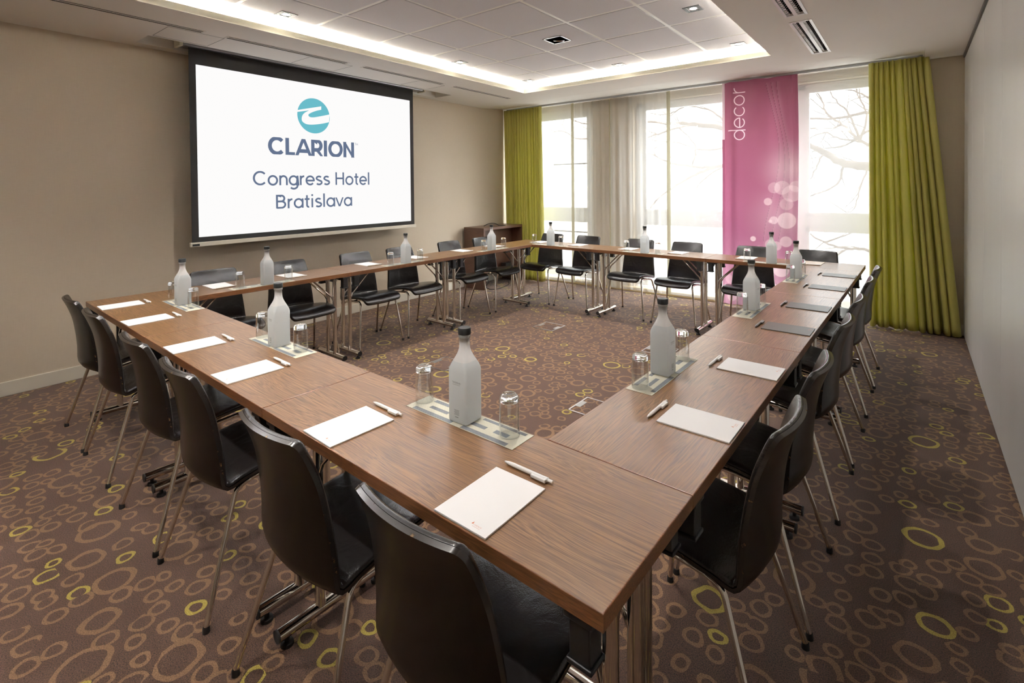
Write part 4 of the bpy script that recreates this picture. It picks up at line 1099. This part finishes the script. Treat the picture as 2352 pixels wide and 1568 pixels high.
LIMBS_R = [
    (0.085,0.03,[(0.3,9.0,1.57),(-0.32,9.0,1.7),(-0.64,9.0,1.76),(-0.9,9.0,1.93),(-1.16,9.0,2.11),(-1.39,9.0,2.22)]),
    (0.035,0.012,[(0.24,9.3,2.25),(-0.08,9.3,2.54),(-0.34,9.3,2.59),(-0.73,9.3,2.55),(-1.21,9.3,2.55),(-1.41,9.3,2.5)]),
    (0.03,0.008,[(0.3,8.8,1.56),(-0.11,8.8,1.91),(-0.4,8.8,2.09),(-0.65,8.8,2.38),(-0.84,8.8,2.56),(-0.95,8.8,2.83),(-1.04,8.8,3.02)]),
    (0.022,0.006,[(-0.43,9.1,2.11),(-0.59,9.1,2.57),(-0.77,9.1,2.82),(-0.9,9.1,3.05)]),
    (0.02,0.006,[(-0.4,8.7,2.08),(-0.32,8.7,2.45),(-0.41,8.7,2.76),(-0.49,8.7,3.0)]),
    (0.02,0.006,[(-0.46,9.4,2.13),(-0.74,9.4,2.2),(-1.0,9.4,2.35),(-1.22,9.4,2.43)]),
    (0.018,0.005,[(-0.66,8.9,2.39),(-0.84,8.9,2.3),(-1.05,8.9,2.23),(-1.14,8.9,2.17)]),
    (0.024,0.008,[(-0.66,9.2,1.77),(-0.75,9.2,1.45),(-0.97,9.2,1.3),(-1.18,9.2,1.21)]),
    (0.02,0.006,[(-0.9,9.0,1.93),(-1.0,9.0,1.8),(-1.12,9.0,1.53),(-1.14,9.0,1.45)]),
    (0.022,0.006,[(-0.34,9.3,2.3),(-0.61,9.3,2.1),(-0.92,9.3,2.03),(-1.19,9.3,1.97)]),
    (0.018,0.006,[(-0.08,9.1,2.52),(-0.3,9.1,2.8),(-0.59,9.1,2.97),(-0.8,9.1,3.11)]),
    (0.016,0.005,[(-0.3,8.8,1.69),(-0.41,8.8,1.37),(-0.5,8.8,1.03),(-0.67,8.8,0.94)]),
    (0.03,0.01,[(0.25,9.2,-0.05),(-0.33,9.2,0.33),(-0.63,9.2,0.36),(-0.95,9.2,0.44),(-1.26,9.2,0.64),(-1.43,9.2,0.73)]),
    (0.02,0.006,[(-0.92,9.0,0.46),(-0.64,9.0,0.59),(-0.32,9.0,0.75)]),
    (0.018,0.006,[(-0.65,9.4,0.34),(-0.93,9.4,0.09),(-1.26,9.4,-0.09)]),]
LIMBS_L = [
    (0.06,0.018,[(-1.94,9.6,2.2),(-2.74,9.6,2.56),(-3.43,9.6,2.7),(-3.71,9.6,2.73),(-4.21,9.6,2.81),(-4.59,9.6,2.86)]),
    (0.024,0.008,[(-3.26,9.4,2.66),(-3.67,9.4,2.58),(-4.09,9.4,2.5),(-4.4,9.4,2.41)]),
    (0.038,0.012,[(-1.96,9.7,1.96),(-2.77,9.7,1.82),(-3.11,9.7,1.8),(-3.4,9.7,1.82),(-3.84,9.7,1.92),(-4.25,9.7,2.1),(-4.54,9.7,2.21)]),
    (0.032,0.01,[(-2.87,9.5,1.78),(-3.22,9.5,1.65),(-3.74,9.5,1.38),(-4.14,9.5,1.03),(-4.35,9.5,0.83)]),
    (0.022,0.007,[(-2.32,9.3,2.37),(-2.68,9.3,2.73),(-2.97,9.3,2.93),(-3.4,9.3,3.04),(-3.77,9.3,3.14)]),
    (0.02,0.006,[(-3.44,9.8,1.82),(-3.32,9.8,2.21),(-3.64,9.8,2.59),(-3.69,9.8,2.73)]),
    (0.018,0.006,[(-2.68,9.4,2.15),(-3.09,9.4,2.13),(-3.53,9.4,2.29),(-4.1,9.4,2.39)]),
    (0.018,0.006,[(-3.52,9.6,3.08),(-3.8,9.6,2.94),(-4.19,9.6,2.98)]),
    (0.018,0.005,[(-2.71,9.5,1.81),(-3.13,9.5,1.48),(-3.31,9.5,1.21)]),
    (0.022,0.007,[(-4.74,9.9,2.91),(-5.41,9.9,3.05),(-6.0,9.9,2.95),(-6.64,9.9,3.17),(-7.11,9.9,3.3)]),
    (0.02,0.006,[(-4.64,9.7,2.66),(-6.01,9.7,2.56),(-6.64,9.7,2.82),(-7.01,9.7,2.74)]),]
def tree(trunk, limbs, seed, label):
    rnd = random.Random(seed); base = Vector((trunk[0][0], trunk[0][1], -1.2))
    o = empty('bare_tree', base); tag(o, label, 'tree', 'bare trees outside the windows')
    T = [base] + [Vector(p) for p in trunk]
    t = MB(); t.tube([p - base for p in T], [0.17, 0.16, 0.13, 0.11, 0.07], 12); t.build('trunk', M['bark'], o)
    m = MB()
    for r0, r1, pts in limbs:
        P = [Vector(p) - base for p in crom([tuple(p) for p in pts], 5)]
        P = [p + Vector((rnd.uniform(-.012, .012), 0.05 * math.sin(i * .7 + seed), rnd.uniform(-.012, .012))) for i, p in enumerate(P)]
        n = len(P); m.tube(P, [r0 + (r1 - r0) * i / (n - 1) for i in range(n)], 7)
        for i in range(3, n, 3):
            d = (P[i] - P[i - 1]).normalized(); d = (d + Vector((rnd.uniform(-.7, .7), rnd.uniform(-.5, .5), rnd.uniform(-.9, .9)))).normalized()
            q = P[i].copy(); Q = [q.copy()]; L = rnd.uniform(.35, .8)
            for k in range(4): d = (d + Vector((rnd.uniform(-.25, .25), 0, rnd.uniform(-.25, .25)))).normalized(); q = q + d * L / 4; Q.append(q.copy())
            m.tube(Q, [0.009, 0.008, 0.006, 0.005, 0.003], 5)
    m.build('branches', M['bark'], o)
tree([(0.25, 9.1, -0.03), (0.26, 9.1, 1.57), (0.23, 9.1, 2.57), (0.19, 9.1, 3.24)], LIMBS_R, 3, 'bare branched tree seen through the window right of the banner')
tree([(-1.96, 9.5, -0.34), (-1.96, 9.5, 0.97), (-1.94, 9.5, 2.19), (-1.88, 9.5, 3.24)], LIMBS_L, 8, 'bare branched tree seen through the window left of the banner')

# ------------------------------------------------------------------ daylight
w = bpy.data.worlds.new('sky'); sc.world = w; w.use_nodes = True
nt = w.node_tree; nt.nodes.clear()
bg = nt.nodes.new('ShaderNodeBackground'); wo = nt.nodes.new('ShaderNodeOutputWorld')
bg.inputs[0].default_value = (0.90, 0.95, 1.0, 1); bg.inputs[1].default_value = 1.95
nt.links.new(bg.outputs[0], wo.inputs[0])

# hazy sun, high behind the houses, falling in through the windows
sl = bpy.data.lights.new('hazy_sun', 'SUN'); sl.energy = 6.4; sl.angle = math.radians(70); sl.color = (0.97, 0.985, 1.0)
so = bpy.data.objects.new('hazy_sun', sl); C.objects.link(so)
sd = Vector((-0.58, -0.70, -0.42)).normalized(); so.rotation_euler = sd.to_track_quat('-Z', 'Y').to_euler(); so.location = (3, 9, 6)
# ------------------------------------------------------------------ camera
cam = bpy.data.cameras.new('camera'); co = bpy.data.objects.new('camera', cam); C.objects.link(co)
px, py, pz, yaw, pit, rol, f, sx, sy = (0.40024947, -0.70093847, 1.43093081, 0.68826329, -0.0156154, -0.00936964, 1150.7452577, 1183.33268564, 447.17968605)
F_ = Vector((-math.sin(yaw) * math.cos(pit), math.cos(yaw) * math.cos(pit), math.sin(pit)))
Rv = Vector((math.cos(yaw), math.sin(yaw), 0)); Uv = Rv.cross(F_)
R2 = Rv * math.cos(rol) + Uv * math.sin(rol); U2 = -Rv * math.sin(rol) + Uv * math.cos(rol)
mt = Matrix((R2, U2, -F_)).transposed().to_4x4(); mt.translation = (px, py, pz)
co.matrix_world = mt
cam.sensor_width = 36.0; cam.lens = f / 2352 * 36.0
cam.shift_x = (1176 - sx) / 2352; cam.shift_y = (sy - 784) / 2352
cam.clip_start = 0.02; cam.clip_end = 200
sc.camera = co
sc.view_settings.view_transform = 'Standard'; sc.view_settings.look = 'None'
sc.view_settings.exposure = EXPO; sc.view_settings.gamma = 1.0; sc.view_settings.use_curve_mapping = False
cy_ = sc.cycles
cy_.use_denoising = True; cy_.max_bounces = 12; cy_.diffuse_bounces = 6; cy_.glossy_bounces = 5; cy_.transmission_bounces = 10; cy_.transparent_max_bounces = 16
cy_.sample_clamp_indirect = 8.0; cy_.caustics_reflective = False; cy_.caustics_refractive = False
